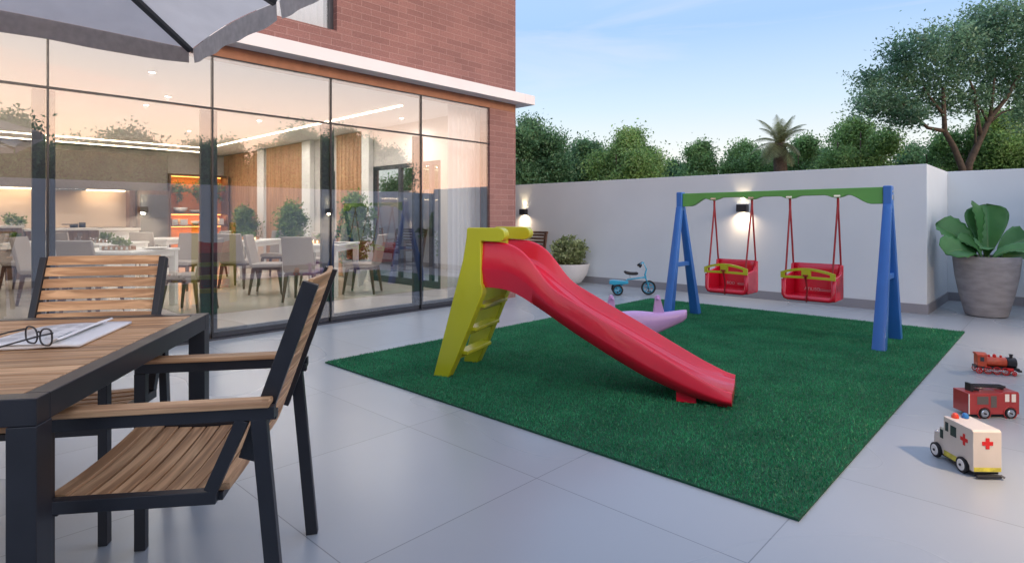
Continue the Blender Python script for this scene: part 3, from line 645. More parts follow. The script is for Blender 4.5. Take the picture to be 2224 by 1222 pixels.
wall_lamp(YP(1140, 8.45), 8.45, 1.257, 0, 'black up and down wall lamp beside the brick corner', 4.5)
wall_lamp(lx2, 8.45, 1.283, 0, 'black up and down wall lamp on the white wall behind the swing beam', 4.5)
wall_lamp(YP(905, 8.45), 8.45, 1.257, 0, 'black up and down wall lamp seen through the dining room doors', 4.5)
wall_lamp(.6, 6.84, 1.29, -math.pi/2, 'black up and down wall lamp on the side wall near the plant pot', 6, wk=12)
wall_lamp(.6, 3.15, 1.29, -math.pi/2, 'black up and down wall lamp on the side wall near the toys', 6, wk=12)

# ================================================================ artificial turf
GX0, GX1, GY0, GY1 = -4.26, -.735, 2.36, 7.36
turf = struct(MB().box(GX0, GX1, GY0, GY1, .0005, .010), 'turf_base', 'turf')
def turf_blades(n):
    x = rng.uniform(GX0, GX1, n); y = rng.uniform(GY0, GY1, n)
    lean = rng.normal(size=(n, 2))*.006; h = rng.uniform(.009, .018, n); a = rng.uniform(0, math.pi, n); w = rng.uniform(.0014, .0026, n)
    dx, dy = np.cos(a)*w, np.sin(a)*w; z0 = np.full(n, .008)
    V = np.stack([np.stack([x-dx, y-dy, z0], 1), np.stack([x+dx, y+dy, z0], 1), np.stack([x+lean[:, 0], y+lean[:, 1], .008+h], 1)], 1).reshape(-1, 3)
    return V, np.arange(3*n).reshape(n, 3)
M['blade'] = leafmat('turf_blades', (.014,.205,.085), (.036,.33,.14), isl=.45, scale=3.0, transl=.15)
V, Fc = turf_blades(420000); g = fastmesh('turf_grass', V, Fc, 'blade'); tag(g, 'short dark green artificial grass under the slide and swing', 'artificial grass', kind='stuff')

# ================================================================ slide
SL = thing('playground_slide', 'red plastic slide with a yellow ladder on the artificial grass', 'slide', (-3.24, 2.74, .008), math.atan2(.342, .94))
def sprofile():
    top = [(0.285, .972), (.36, .974), (.44, .970), (.51, .955), (.58, .918), (.64, .862), (.70, .785), (.76, .705), (.82, .655), (.90, .613), (.98, .572), (1.09, .511), (1.31, .398), (1.52, .285), (1.72, .180), (1.86, .118), (1.925, .098)]
    bot = [(.285, .648), (.42, .645), (.50, .628), (.566, .602), (.739, .505), (.938, .385), (1.2, .243), (1.41, .140), (1.62, .066), (1.75, .034), (1.86, .018), (1.925, .016)]
    bed = [(.285, .80), (.42, .80), (.52, .785), (.60, .735), (.70, .655), (.80, .585), (.938, .492), (1.2, .366), (1.41, .264), (1.55, .195), (1.68, .138), (1.80, .098), (1.925, .074)]
    s = np.linspace(.285, 1.925, 70); sm = lambda t: np.convolve(np.pad(np.interp(s, *zip(*t)), 2, mode='edge'), np.ones(5)/5, 'valid')
    return s, sm(top), sm(bot), sm(bed)
s_, zt, zb, zd = sprofile()
m = MB(); prof_n = 0; vs = []
def sect(s, t, b, d):
    h = t-b; c = b+h*.42; half = .25; p = []
    c = min(c, t-.035); g = max(d+.004, min(t-.02, d+.045))
    L_ = [(half-.050, b), (half-.028, b+.005), (half-.002, c-.008), (half, c+.005), (half-.020, t-.014), (half-.023, t-.003), (half-.029, t), (half-.035, t-.003), (half-.038, t-.014),
          (half-.052, g), (half-.066, d+.014), (half-.092, d+.010), (half-.106, d+.010), (half-.125, d-.004), (half-.16, d-.008)]
    inner = [(.0, d-.009)]
    pts = [(-a, z) for a, z in L_]+inner+[(a, z) for a, z in L_[::-1]]
    return [(s, .25+a, max(z, .006)) for a, z in pts]
for i in range(len(s_)):
    q = sect(s_[i], zt[i], zb[i], zd[i]); prof_n = len(q); vs += q
fs = []
for i in range(len(s_)-1):
    for k in range(prof_n): fs.append((i*prof_n+k, i*prof_n+(k+1) % prof_n, (i+1)*prof_n+(k+1) % prof_n, (i+1)*prof_n+k))
fs += [tuple(range(prof_n)), tuple(range((len(s_)-1)*prof_n, len(s_)*prof_n))]
m.add(vs, fs); ch = part(m, 'chute', 'red', SL, smooth='auto'); ch.data.set_sharp_from_angle(angle=rad(62))
part(MB().box(1.60, 1.72, .05, .09, .004, .09).box(1.60, 1.72, .41, .45, .004, .09).box(1.84, 1.90, .06, .44, .002, .04), 'chute_foot', 'red', SL, bevel=.006)
part(MB().box(.16, .30, .055, .445, .655, .735), 'platform', 'red', SL, bevel=.01)
pan = [(.180, 1.062), (.176, 1.0), (.149, .843), (-.092, 0), (.028, 0), (.086, .115), (.300, .612), (.300, .66), (.288, .68), (.288, .972), (.30, .978), (.425, .978)]
arc = [(.425+.048*math.cos(a), 1.022+.048*math.sin(a)) for a in np.linspace(-math.pi/2, math.pi/2, 9)]
outl = pan[:-1]+arc+[(.19, 1.070)]
for y0, y1 in ((-.020, .060), (.440, .520)):
    part(MB().prism(outl, lambda a, c, t: (a, t, c), y0, y1), 'side_panel', 'yellow', SL, bevel=.028, seg=5)
for k, z in enumerate((.155, .33, .50)):
    x = -.04+z*.40
    part(MB().box(x+.03, x+.13, .05, .45, z, z+.028).box(x+.05, x+.07, .05, .45, z-.03, z), 'step', 'yellow', SL, bevel=.008)

# ================================================================ swing
SW = thing('swing_set', 'blue A frame swing set with a green beam and two red bucket seats', 'swing', (-3.2, 6.2, .008))
XR = 2.03
for x, yn, yf in ((0, -.30, .37), (XR, -.35, .31)):
    A_ = part(MB().box(x-.035, x+.035, -.045, .045, 1.22, 1.428), 'post_head', 'blue', SW, bevel=.010)
    for sgn, yb in ((-1, yn), (1, yf)):
        m = MB(); p = Vector((x, sgn*.028, 1.26)); q = Vector((x, yb, 0)); vs = []
        for (c, w, d) in ((p, .034, .026), (q, .052, .050)):
            for a, e in ((-1, -1), (-.55, -1.25), (.55, -1.25), (1, -1), (1, 1), (.55, 1.25), (-.55, 1.25), (-1, 1)): vs.append((c.x+a*w, c.y+e*d*.8, c.z))
        m.add(vs, [tuple(range(8)), tuple(range(8, 16))]+[(i, (i+1) % 8, 8+(i+1) % 8, 8+i) for i in range(8)])
        part(m, 'leg', 'blue', SW, bevel=.004)
    part(MB().box(x-.022, x+.022, yn*.46, yf*.46, .585, .635), 'cross_bar', 'blue', SW, bevel=.005)
bo = []
for u in np.linspace(0, 1, 61):
    x = .035+u*(XR-.07); e = min(u, 1-u)*(XR-.07); low = 1.355
    if e < .34: k = min(1, max(0, (e-.09)/.20)); k = k*k*(3-2*k); low = 1.265+.09*k
    for hx in (.395, .811, 1.195, 1.616):
        dd = abs(x-hx)
        if dd < .09: low -= .028*(1-(dd/.09)**2)
    bo.append((x, low))
bo = bo+[(XR-.035, 1.418), (.035, 1.412)]
part(MB().prism(bo, lambda a, c, t: (a, t, c), -.028, .028), 'top_beam', 'green', SW, bevel=.006)
part(MB().box(XR-.02, XR+.042, -.03, .03, 1.30, 1.345).box(XR-.02, XR+.04, -.02, .02, 1.365, 1.385), 'bolt_plate', 'chrome', SW, bevel=.004)
def text_mesh(name, s, size, mat, parent, loc, rot, depth=.0006):
    c = bpy.data.curves.new(name, 'FONT'); c.body = s; c.size = size; c.extrude = depth
    t = bpy.data.objects.new(name+'_tmp', c); COL.objects.link(t); bpy.context.view_layer.update()
    me = bpy.data.meshes.new_from_object(t.evaluated_get(bpy.context.evaluated_depsgraph_get())); bpy.data.objects.remove(t)
    me.materials.clear(); me.materials.append(M[mat]); o = bpy.data.objects.new(name, me); COL.objects.link(o); o.parent = parent; o.location = loc; o.rotation_euler = rot; return o
M['lett'] = pm('pale_lettering', (.62,.42,.42), .5, .1, 30)
def swing_seat(x0, x1, label, word, small, wz):
    w = x1-x0; r = bpy.data.objects.new('swing_seat', None); COL.objects.link(r); r.parent = SW; r['label'] = label; r.location = ((x0+x1)/2+3.2, 0, -.008); h = w/2; yf, yb = -.17, .13
    m = MB(); t = .028
    # side cheeks with raised back
    for sx in (-1, 1):
        a, c = (sx*h, sx*(h-t)) if sx > 0 else (sx*(h-t), sx*h)
        o = [(yf, .375), (yf, .545), (yf+.02, .575), (yb-.09, .60), (yb-.06, .63), (yb-.05, .69), (yb, .69), (yb, .375), (yb-.02, .355), (yf+.02, .355)]
        part(MB().prism(o, lambda a_, c_, t_: (t_, a_, c_), min(a, c), max(a, c)), 'side_cheek', 'red', r, bevel=.010)
    part(MB().grid(lambda u, v: (-h+t+u*(w-2*t), yb-.02+.006*math.sin(u*math.pi), .36+.335*v), 8, 6), 'back_shell', 'red', r, solid=.026, smooth=True)
    part(MB().box(-h+t, h-t, yf+.01, yb-.03, .372, .395), 'seat_pan', 'red', r, bevel=.006)
    fr_ = MB(); 
    lip = [(-h+.012, .55), (-h+.012, .40), (-h+.03, .375), (-h+.05, .37), (h-.05, .37), (h-.03, .375), (h-.012, .40), (h-.012, .55)]
    fr_.tube([(a, yf+.004, z) for a, z in lip], .022, 10); part(fr_, 'front_lip', 'red', r, smooth=True)
    # yellow bar: arched plate with two openings
    xs = np.linspace(-h-.008, h+.008, 25)
    tp = lambda x: .668-.045*(x/h)**2*1.0; bt = lambda x: .560+.008*(1-(x/h)**2)
    y0, y1 = yf-.028, yf-.008; m = MB(); op = ((-.86*h, -.20*h), (.20*h, .86*h)); bow = lambda x: -.03*(1-(x/h)**2)
    for i in range(24):
        a, c = xs[i], xs[i+1]; mid = (a+c)/2; hole = any(p < mid < q for p, q in op)
        segs = [(bt, lambda x: bt(x)+.022), (lambda x: tp(x)-.024, tp)] if hole else [(bt, tp)]
        for lo, hi in segs:
            vs = [(a, y0+bow(a), lo(a)), (c, y0+bow(c), lo(c)), (c, y0+bow(c), hi(c)), (a, y0+bow(a), hi(a)), (a, y1+bow(a), lo(a)), (c, y1+bow(c), lo(c)), (c, y1+bow(c), hi(c)), (a, y1+bow(a), hi(a))]
            m.add(vs, [(0,1,2,3), (7,6,5,4), (0,4,5,1), (3,2,6,7), (0,3,7,4), (1,5,6,2)])
    part(m, 'safety_bar', 'yellow', r)
    part(MB().bar((-.002, yf-.075, .60), (.0, yf-.05, .54), .018, .010).box(-.022, .022, yf-.083, yf-.068, .590, .606).tube([(0, yf-.055, .56), (.004, yf-.03, .45), (-.008, yf-.026, .36), (-.008, yf-.012, .345)], .008, 6), 'crotch_strap', 'redd', r, smooth=False)
    text_mesh('lettering', word, .042, 'lett', r, (-h*.48, yb-.036, wz), (rad(90), 0, 0))
    part(MB().box(.02, h*.82, yb-.037, yb-.0345, wz+.001, wz+.007).box(.02, h*.82, yb-.037, yb-.0345, wz+.016, wz+.019), 'raised_line', 'lett', r)
    if small: text_mesh('lettering', small, .018, 'lett', r, (.01, yb-.038, wz+.003), (rad(90), 0, 0))
    # ropes up to the beam
    for sx, hx in ((-1, None), (1, None)):
        X = sx*(h-.018); 
        rp = MB(); apex = (X, 0, 1.335)
        rp.tube([(X, yb-.03, .685), (X, .01, 1.24), (X, 0, 1.30)], .009, 6); rp.tube([(X-sx*.008, yf+.012, .575), (X-sx*.002, -.01, 1.24), (X, 0, 1.30)], .009, 6)
        rp.tube([(X, 0, 1.235), (X, 0, 1.335)], .012, 8); part(rp, 'rope', 'redd', r)
        part(MB().box(X-.028, X+.028, -.034, .034, 1.345, 1.362).torus((X, 0, 1.335), .013, .004, 'y', 14, 6), 'hanger', 'chrome', r)
    return r
M['redd'] = pm('red_rope', (.30,.008,.015), .5, .1, 20)
s1_ = swing_seat(-2.82, -2.375, 'left red bucket swing seat with a yellow safety bar', 'BOD', 'ZI', .425)
s2_ = swing_seat(-2.032, -1.562, 'right red bucket swing seat with a yellow safety bar', 'ATILISO', '', .425)

# ================================================================ seesaw
SE = thing('seesaw', 'lilac plastic seesaw behind the slide', 'seesaw', (*PT(1378, HY, 5.35)[:2], .008), TH)
def see():
    m = MB(); n = 24; vs = []; k = 12
    for i in range(n+1):
        u = -1+2*i/n; x = u*.47; a = abs(u); w = .075*(1-.25*a) * (1 if a < .93 else math.sqrt(max(.05, 1-((a-.93)/.07)**2)))
        zt_ = .285+.010*a*a+.008*math.cos(u*6); zb_ = .012+.20*a**1.15 if a < .97 else .225
        w = max(w, .03)
        for j in range(k):
            t = 2*math.pi*j/k; c, s = math.cos(t), math.sin(t); cc = abs(c)**.6*(1 if c > 0 else -1); ss = abs(s)**.6*(1 if s > 0 else -1)
            taper = 1 if s > 0 else .8
            vs.append((x, w*cc*taper, (zt_+zb_)/2+(zt_-zb_)/2*ss))
    fs = [(i*k+j, i*k+(j+1) % k, (i+1)*k+(j+1) % k, (i+1)*k+j) for i in range(n) for j in range(k)]+[tuple(range(k)), tuple(range(n*k, (n+1)*k))]
    m.add(vs, fs); return m
part(see(), 'body', 'lilac', SE, smooth=True)
for sx in (-1, 1):
    part(MB().prism([(sx*.17, .27), (sx*.27, .27), (sx*.235, .40), (sx*.225, .435), (sx*.20, .435), (sx*.188, .40)], lambda a, c, t: (a, t, c), -.02, .02).tube([(sx*.205, -.075, .405), (sx*.205, .075, .405)], .011, 8), 'handle', 'lilac', SE, bevel=.004)

# ================================================================ tricycle
TR = thing('tricycle', 'small turquoise tricycle with a black saddle by the white wall', 'tricycle', (*PT(1372, HY, 8.75)[:2], 0), TH-.10)
def wheel(x, y, r, w, name='wheel'):
    o = bpy.data.objects.new(name, None); COL.objects.link(o); o.parent = TR; o.location = (x, y, r)
    part(MB().torus((0,0,0), r-.014, .014, 'y', 28, 8), 'tyre', 'rubber', o, smooth=True)
    mb = MB().torus((0,0,0), r-.03, .006, 'y', 24, 6).lathe([(.018, -w), (.022, 0), (.018, w)], n=14, axis='y')
    for k in range(5):
        a = 2*math.pi*k/5; mb.bar((.01*math.cos(a), 0, .01*math.sin(a)), ((r-.03)*math.cos(a+.25), 0, (r-.03)*math.sin(a+.25)), .010, .022, (0,1,0))
    part(mb, 'rim', 'cyan', o); part(MB().lathe([(.010, -w-.004), (.012, 0), (.010, w+.004)], n=12, axis='y'), 'hub', 'chrome', o)
wheel(.245, 0, .108, .015); wheel(-.215, -.13, .080, .012); wheel(-.215, .13, .080, .012)
m = MB(); m.tube([(.245, .028, .108), (.225, .026, .20), (.205, 0, .245), (.195, 0, .30), (.215, 0, .38), (.185, 0, .455), (.165, 0, .485)], [.008, .009, .013, .014, .011, .009, .008], 8); m.tube([(.245, -.028, .108), (.225, -.026, .20), (.205, 0, .245)], [.008, .009, .012], 8)
part(m, 'fork', 'cyan', TR, smooth=True)
part(MB().tube([(.20, 0, .262), (.08, 0, .245), (-.06, 0, .225), (-.16, 0, .13), (-.21, 0, .09)], [.013, .011, .012, .014, .010], 8).tube([(-.215, -.13, .08), (-.215, .13, .08)], .007, 8), 'frame', 'cyan', TR, smooth=True)
part(MB().prism([(-.34, .165), (-.33, .215), (-.27, .222), (-.05, .205), (-.06, .165), (-.27, .15)], lambda a, c, t: (a, t, c), -.085, .085), 'rear_tray', 'cyan', TR, bevel=.010)
m = MB()
vs = []; n = 10
for i in range(n+1):
    u = i/n; x = -.115+.21*u; w = .055*(1-u)**.5*.9+.018; z = .318+.022*(1-u)**3-.006*math.sin(u*3.1)
    w = w*(1 if 0 < i < n else .5)
    for j in range(10):
        t = 2*math.pi*j/10; vs.append((x, w*math.cos(t), z+.024*math.sin(t)*(1 if 0 < i < n else .4)))
m.add(vs, [(i*10+j, i*10+(j+1) % 10, (i+1)*10+(j+1) % 10, (i+1)*10+j) for i in range(n) for j in range(10)]+[tuple(range(10)), tuple(range(n*10, n*10+10))])
part(m, 'saddle', 'rubber', TR, smooth=True); part(MB().tube([(-.02, 0, .23), (-.03, 0, .31)], .008, 8), 'seat_post', 'chrome', TR)
part(MB().tube([(.165, 0, .482), (.15, -.06, .478), (.12, -.105, .445)], .008, 8).tube([(.165, 0, .482), (.15, .06, .478), (.12, .105, .445)], .008, 8), 'handlebar', 'cyan', TR, smooth=True)
for s in (-1, 1): part(MB().tube([(.128, s*.095, .452), (.105, s*.125, .425)], [.015, .018], 10), 'hand_grip', 'rubber', TR, smooth=True)
part(MB().tube([(.245, -.03, .108), (.245, -.03, .06), (.245, -.07, .06)], .006, 6).box(.215, .275, -.10, -.065, .052, .066).tube([(.245, .03, .108), (.245, .03, .156), (.245, .07, .156)], .006, 6).box(.215, .275, .065, .10, .150, .164), 'pedal', 'rubber', TR)

# ================================================================ round white planter with variegated shrub
by = 8.02; bx = YP(1233, by)
bush('planter_shrub', 'pale variegated shrub in a round white bowl against the wall', 'potted plant', (bx, by, 0), [((0, 0, .55, .29, .29, .25), 1), ((0, 0, .50, .2, .2, .2), .5)], 'leafV', 230, 16, .030, .062, potm='bowl',
     pot=[(.16, 0), (.24, .05), (.33, .18), (.375, .33), (.38, .36), (.36, .36), (.355, .32)], soil=(.34, .34), aspect=.55)
bush('planter_shrub', 'green shrub in a white bowl seen through the wide glass door', 'potted plant', (-9.05, 7.85, 0), [((0, 0, .62, .34, .34, .34), 1)], 'leafI', 150, 16, .04, .08, potm='bowl',
     pot=[(.16, 0), (.24, .05), (.33, .18), (.375, .33), (.38, .36), (.36, .36), (.355, .32)], soil=(.34, .34), aspect=.5)
# ================================================================ benches on the rear patio
def bench(loc, rz, label, w=1.15):
    t = thing('garden_bench', label, 'bench', loc, rz, 'dark wooden garden benches')
    m = MB()
    for k in range(5): m.box(-w/2, w/2, -.24+k*.095, -.24+k*.095+.078, .42, .445)
    part(m, 'seat', 'darkwood', t, bevel=.003)
    m = MB()
    for k in range(6): y = .235+.02*k; m.box(-w/2+.04, w/2-.04, y, y+.018, .49+k*.062, .49+k*.062+.040)
    part(m, 'backrest', 'darkwood', t, bevel=.003)
    for sx in (-1, 1):
        x = sx*(w/2-.03); part(MB().bar((x, .22, 0), (x, .37, .87), .05, .04, (0,1,0)), 'leg', 'darkwood', t, bevel=.003)
        part(MB().box(x-.025, x+.025, -.25, -.20, 0, .62), 'leg', 'darkwood', t, bevel=.003)
        part(MB().box(x-.03, x+.03, -.27, .28, .62, .645), 'armrest', 'darkwood', t, bevel=.003)
    part(MB().box(-w/2, w/2, .37, .395, .85, .89).box(-w/2, w/2, -.25, -.225, .36, .415), 'rail', 'darkwood', t, bevel=.003)
    return t
bench((YP(1150, 8.0)-.42, 7.95, 0), .0, 'dark wooden bench half hidden behind the slide top by the brick corner')
bench((YP(868, 7.9), 7.85, 0), .0, 'dark wooden bench seen through the wide glass door')
bench((YP(800, 8.0)-.35, 7.95, 0), 0, 'dark wooden bench seen through the left part of the wide glass door', 1.0)

# ================================================================ big pot with broad leaves
BP = thing('potted_plant', 'broad leaved green plant in a large grey cement pot', 'potted plant', (*PT(2142, HY, 6.87)[:2], 0), .3)
part(MB().lathe([(.18, 0), (.20, .012), (.212, .05), (.262, .26), (.298, .46), (.316, .62), (.320, .69), (.316, .70), (.302, .70), (.298, .66), (.29, .62)], n=56), 'pot', 'pot', BP, smooth='auto')
part(MB().lathe([(.27, .60), (.285, .635), (.1, .65)], n=32), 'soil', 'soil', BP)
def bigleaf(base, az_, ln, wd, tilt, droop, roll, name='leaf'):
    # azimuth in camera-relative world angle; tilt = start elevation; droop curves it down
    m = MB(); nu, nv = 12, 14; d = Vector((math.cos(az_), math.sin(az_), 0)); sd = Vector((-d.y, d.x, 0)); pts = []; p = Vector(base); e = tilt; st = ln*.16
    sp_ = []
    for i in range(4): sp_.append(p.copy()); p = p+(d*math.cos(e)+Vector((0,0,1))*math.sin(e))*st/3
    cl = []
    for i in range(nv+1): cl.append((p.copy(), e)); p = p+(d*math.cos(e)+Vector((0,0,1))*math.sin(e))*ln/nv; e -= droop/nv
    V = []; ph = rng.uniform(0, 6)
    for i, (c, ee) in enumerate(cl):
        t = i/nv; w = wd*1.12*(min(1, .06+t*1.15)**.75)*(max(0, 1-t**4.5)**.5); w = max(w, .012)
        up = (-d*math.sin(ee)+Vector((0,0,1))*math.cos(ee)); sr = (sd*math.cos(roll)+up*math.sin(roll)); ur = sr.cross(d*math.cos(ee)+Vector((0,0,1))*math.sin(ee))
        if ur.dot(up) < 0: ur = -ur
        for j in range(nu+1):
            s = -1+2*j/nu; V.append(c+sr*s*w/2+ur*(abs(s)*w*.20-.035*wd*math.cos(t*42+abs(s)*5)*abs(s)*.9+.03*wd*math.sin(t*9+ph+(s > 0)*2)*s*s))
    m.add(V, [(i*(nu+1)+j, i*(nu+1)+j+1, (i+1)*(nu+1)+j+1, (i+1)*(nu+1)+j) for i in range(nv) for j in range(nu)])
    o = part(m, name, 'leafBig', BP, smooth=True, solid=.003)
    rb = MB(); rb.tube(sp_[:3]+[c+Vector((0,0,.003)) for c, _ in cl[:-1]], [.010, .009, .008]+[.006*(1-i/len(cl))+.0015 for i in range(len(cl)-1)], 6); part(rb, 'leaf_rib', 'rib', o, smooth=True)
# local angles: image right = direction RV -> subtract object rotation
ar = TH-.3; z0 = .63
bigleaf((-.03, .03, z0), ar+1.95, .60, .26, 1.42, .02, .15)          # tall back
bigleaf((.03, .02, z0), ar+1.05, .58, .46, 1.28, -.05, -.15)         # big upright, right of centre
bigleaf((-.04, .00, z0), ar+2.55, .52, .42, .95, .45, -.75)          # upper left
bigleaf((-.05, -.05, z0), ar+3.35, .46, .40, .62, 1.15, -.65)        # lower left
bigleaf((-.01, -.05, z0), ar+3.9, .42, .24, .85, 1.25, -.6)          # front centre
bigleaf((.05, .0, z0), ar+.25, .56, .38, .62, .55, .75)              # right
bigleaf((.05, -.05, z0), ar-.25, .50, .34, .40, 1.2, .75)            # lower right
bigleaf((.0, -.03, z0), ar-.55, .36, .22, .75, 1.1, .5)
bigleaf((.0, .06, z0), ar+1.7, .50, .32, .9, .8, 0)                  # back
bigleaf((-.02, .0, z0), ar+3.0, .34, .24, 1.05, .8, -.7)
bush('potted_plant', 'green plant mostly outside the right edge of the photo', 'potted plant', (*PT(2345, HY, 7.1)[:2], 0), [((0, 0, .92, .34, .34, .24), 1)], 'leafI', 60, 14, .04, .12, potm='pot', pot=[(.15, 0), (.2, .05), (.24, .55), (.25, .62), (.235, .62), (.23, .58)], soil=(.22, .58))

# ================================================================ wooden toys on the floor
def toywheel(par, x, y, r, w, rimmat='white', side=-1, z=None):
    o = bpy.data.objects.new('wheel', None); COL.objects.link(o); o.parent = par; o.location = (x, y, z or r)
    part(MB().lathe([(r*.78, -w/2), (r*.95, -w/2), (r, -w/2+.002), (r, w/2-.002), (r*.95, w/2), (r*.78, w/2)], n=28, axis='y'), 'tyre', 'rubber', o, smooth='auto')
    part(MB().lathe([(r*.3, -w/2-.0015), (r*.62, -w/2-.003), (r*.77, -w/2+.001), (r*.77, w/2-.001), (r*.62, w/2+.003), (r*.3, w/2+.0015)], n=24, axis='y'), 'rim', rimmat, o, smooth='auto')
    part(MB().lathe([(r*.16, -w/2-.006), (r*.18, 0), (r*.16, w/2+.006)], n=12, axis='y'), 'hub', 'blackm', o)
# ambulance: local +x = driving direction
adir = Vector((-.655, .755)); AM = thing('toy_ambulance', 'cream toy ambulance with red crosses and two beacons on its roof', 'toy ambulance', (*[a+.128*c for a, c in zip(ZT(2147, 1040)[:2], adir)], 0), math.atan2(adir.y, adir.x)); AM.scale = (.90, .88, .93)
w = .070
def sideprism(o, y0, y1, name, mat, par, bev=.003): return part(MB().prism(o, lambda a, c, t: (a, t, c), y0, y1), name, mat, par, bevel=bev)
bo_ = [(-.135, .030), (-.110, .030), (-.108, .05), (-.09, .068), (-.065, .072), (-.04, .066), (-.024, .05), (-.022, .030), (.075, .030), (.075, .228), (-.125, .228), (-.135, .220)]
sideprism(bo_, -w, w, 'body', 'cream', AM, .004)
cab = [(.077, .030), (.092, .030), (.096, .05), (.108, .063), (.128, .068), (.148, .060), (.158, .045), (.160, .06), (.156, .125), (.118, .132), (.112, .165), (.077, .165)]
sideprism(cab, -w+.006, w-.006, 'cab', 'cream', AM, .004)
part(MB().box(-.130, .150, -w+.012, w-.012, .018, .030).box(-.150, -.135, -w+.01, w-.01, .006, .02).bar((-.14, -w+.012, .02), (-.155, -w+.0, .012), .02, .004), 'chassis', 'blackm', AM, bevel=.002)
for x in (-.065, .128):
    for s in (-1, 1): toywheel(AM, x, s*(w+.002), .037, .018, 'ceramic')
for s in (-1, 1):
    part(MB().box(-.020, .022, s*w-.0015, s*w+.0015, .150, .200).box(.038, .060, s*w-.0015, s*w+.0015, .160, .205), 'side_window', 'dglass', AM)
    part(MB().box(-.082, -.068, s*w-.002, s*w+.002, .135, .190).box(-.100, -.082, s*w-.002, s*w+.002, .154, .171).box(-.068, -.050, s*w-.002, s*w+.002, .154, .171), 'red_cross', 'crossred', AM)
    part(MB().box(-.022, .070, s*w-.0012, s*w+.0012, .032, .058), 'yellow_stripe', 'yel2', AM)
    part(MB().box(.085, .108, s*(w-.006)-.0015, s*(w-.006)+.0015, .108, .152), 'cab_window', 'dglass', AM)
part(MB().box(-.1375, -.1345, -.009, .009, .140, .192).box(-.1375, -.1345, -.026, -.009, .157, .175).box(-.1375, -.1345, .009, .026, .157, .175), 'red_cross', 'crossred', AM)
part(MB().box(-.1365, -.1345, -w+.004, w-.004, .033, .052), 'yellow_stripe', 'yel2', AM)
part(MB().box(.113, .1165, -w+.016, w-.016, .136, .160), 'windscreen', 'dglass', AM)
part(MB().box(.156, .1615, -.05, .05, .075, .11), 'grille', 'dglass', AM)
for yy in (-.045, .045): part(MB().lathe([(.004, 0), (.011, .002), (.011, .006), (.006, .009)], c=(.158, yy, .118), n=14, axis='x'), 'headlight', 'chrome', AM, smooth=True)
for yy, mm in ((.030, 'lampred'), (-.022, 'lampblue')): part(MB().lathe([(.017, 0), (.017, .006), (.014, .018), (.008, .024), (.001, .026)], c=(.045, yy, .2285), n=18), 'beacon', mm, AM, smooth=True, label='red roof beacon' if mm == 'lampred' else 'blue roof beacon')
# fire engine: +x = driving direction
fd = (Vector((-.205, 4.425))-Vector((-.402, 4.235))).normalized(); FE = thing('toy_fire_engine', 'dull red toy fire engine with a black ladder on its roof', 'toy fire engine', (-.345, 4.385, 0), math.atan2(fd.y, fd.x))
w = .062
fb = [(-.140, .022), (-.090, .022), (-.088, .04), (-.074, .054), (-.055, .058), (-.036, .054), (-.022, .04), (-.020, .022), (.062, .022), (.064, .04), (.078, .054), (.096, .058), (.114, .054), (.126, .04), (.128, .022), (.150, .022), (.150, .135), (.145, .150), (.060, .150), (.055, .142), (-.140, .142)]
def with_window(par):
    part(MB().prism(fb, lambda a, c, t: (a, t, c), -w, w), 'body', 'truckred', par, bevel=.003)
with_window(FE)
part(MB().box(-.12, .14, -w+.014, w-.014, .014, .022), 'chassis', 'blackm', FE)
for x in (-.055, .096):
    for s in (-1, 1): toywheel(FE, x, s*(w+.001), .030, .014, 'chrome')
for s in (-1, 1):
    part(MB().box(-.095, -.030, s*w-.0012, s*w+.0012, .080, .125), 'side_hatch', 'fridge', FE); part(MB().box(-.016, .018, s*w-.0012, s*w+.0012, .062, .128), 'side_hatch', 'fridge', FE)
    part(MB().box(.066, .090, s*w-.0018, s*w+.0018, .095, .138).box(.104, .128, s*w-.0018, s*w+.0018, .093, .138), 'cab_window', 'ceramic', FE)
    for xa in (-.055, .096): part(MB().torus((xa, s*(w+.001), .030), .037, .003, 'y', 24, 6), 'wheel_arch', 'truckred', FE, smooth=True)
part(MB().box(-.1415, -.1385, -w-.001, -w+.005, .024, .140), 'corner_strip', 'ceramic', FE)
part(MB().box(.1485, .1515, -w+.012, w-.012, .092, .138), 'windscreen', 'dglass', FE)
lad = MB(); 
for s in (-.018, .018): lad.bar((-.085, s, .172), (.105, s, .166), .006, .012)
for k in range(12): x = -.078+k*.016; lad.bar((x, -.018, .171), (x, .018, .171), .004, .004)
lad.box(-.100, -.085, -.022, .022, .142, .186).bar((-.09, 0, .16), (-.045, 0, .146), .03, .014).box(.085, .098, -.016, .016, .1495, .162)
part(lad, 'ladder', 'blackm', FE)
part(MB().lathe([(.012, 0), (.012, .008), (.007, .018), (.001, .02)], c=(.0, .035, .142), n=14), 'beacon', 'ceramic', FE, smooth=True)
# locomotive
td = (Vector((-.262, 5.64))-Vector((-.48, 5.55))).normalized(); LO = thing('toy_locomotive', 'orange red toy steam locomotive with a black front', 'toy locomotive', (-.385, 5.60, 0), math.atan2(td.y, td.x)); LO.scale = (.84, .95, .95)
part(MB().lathe([(.034, -.070), (.036, -.066), (.036, .078), (.034, .08)], c=(0, 0, .092), n=20, axis='x'), 'boiler', 'loco', LO, smooth='auto')
part(MB().lathe([(.036, .0805), (.040, .084), (.040, .145), (.036, .150), (.028, .152)], c=(0, 0, .092), n=20, axis='x').lathe([(.012, .125), (.012, .148), (.015, .150), (.015, .156)], c=(.118, 0, 0), n=14), 'smokebox', 'blackm', LO, smooth='auto')
part(MB().box(-.135, -.070, -.045, .045, .055, .138).prism([(-.052, .138), (.052, .138), (.045, .150), (0, .157), (-.045, .150)], lambda a, c, t: (t, a, c), -.142, -.064), 'cab', 'loco', LO, bevel=.003)
for s in (-1, 1): part(MB().box(-.118, -.090, s*.045-.0015, s*.045+.0015, .095, .128), 'cab_window', 'dglass', LO)
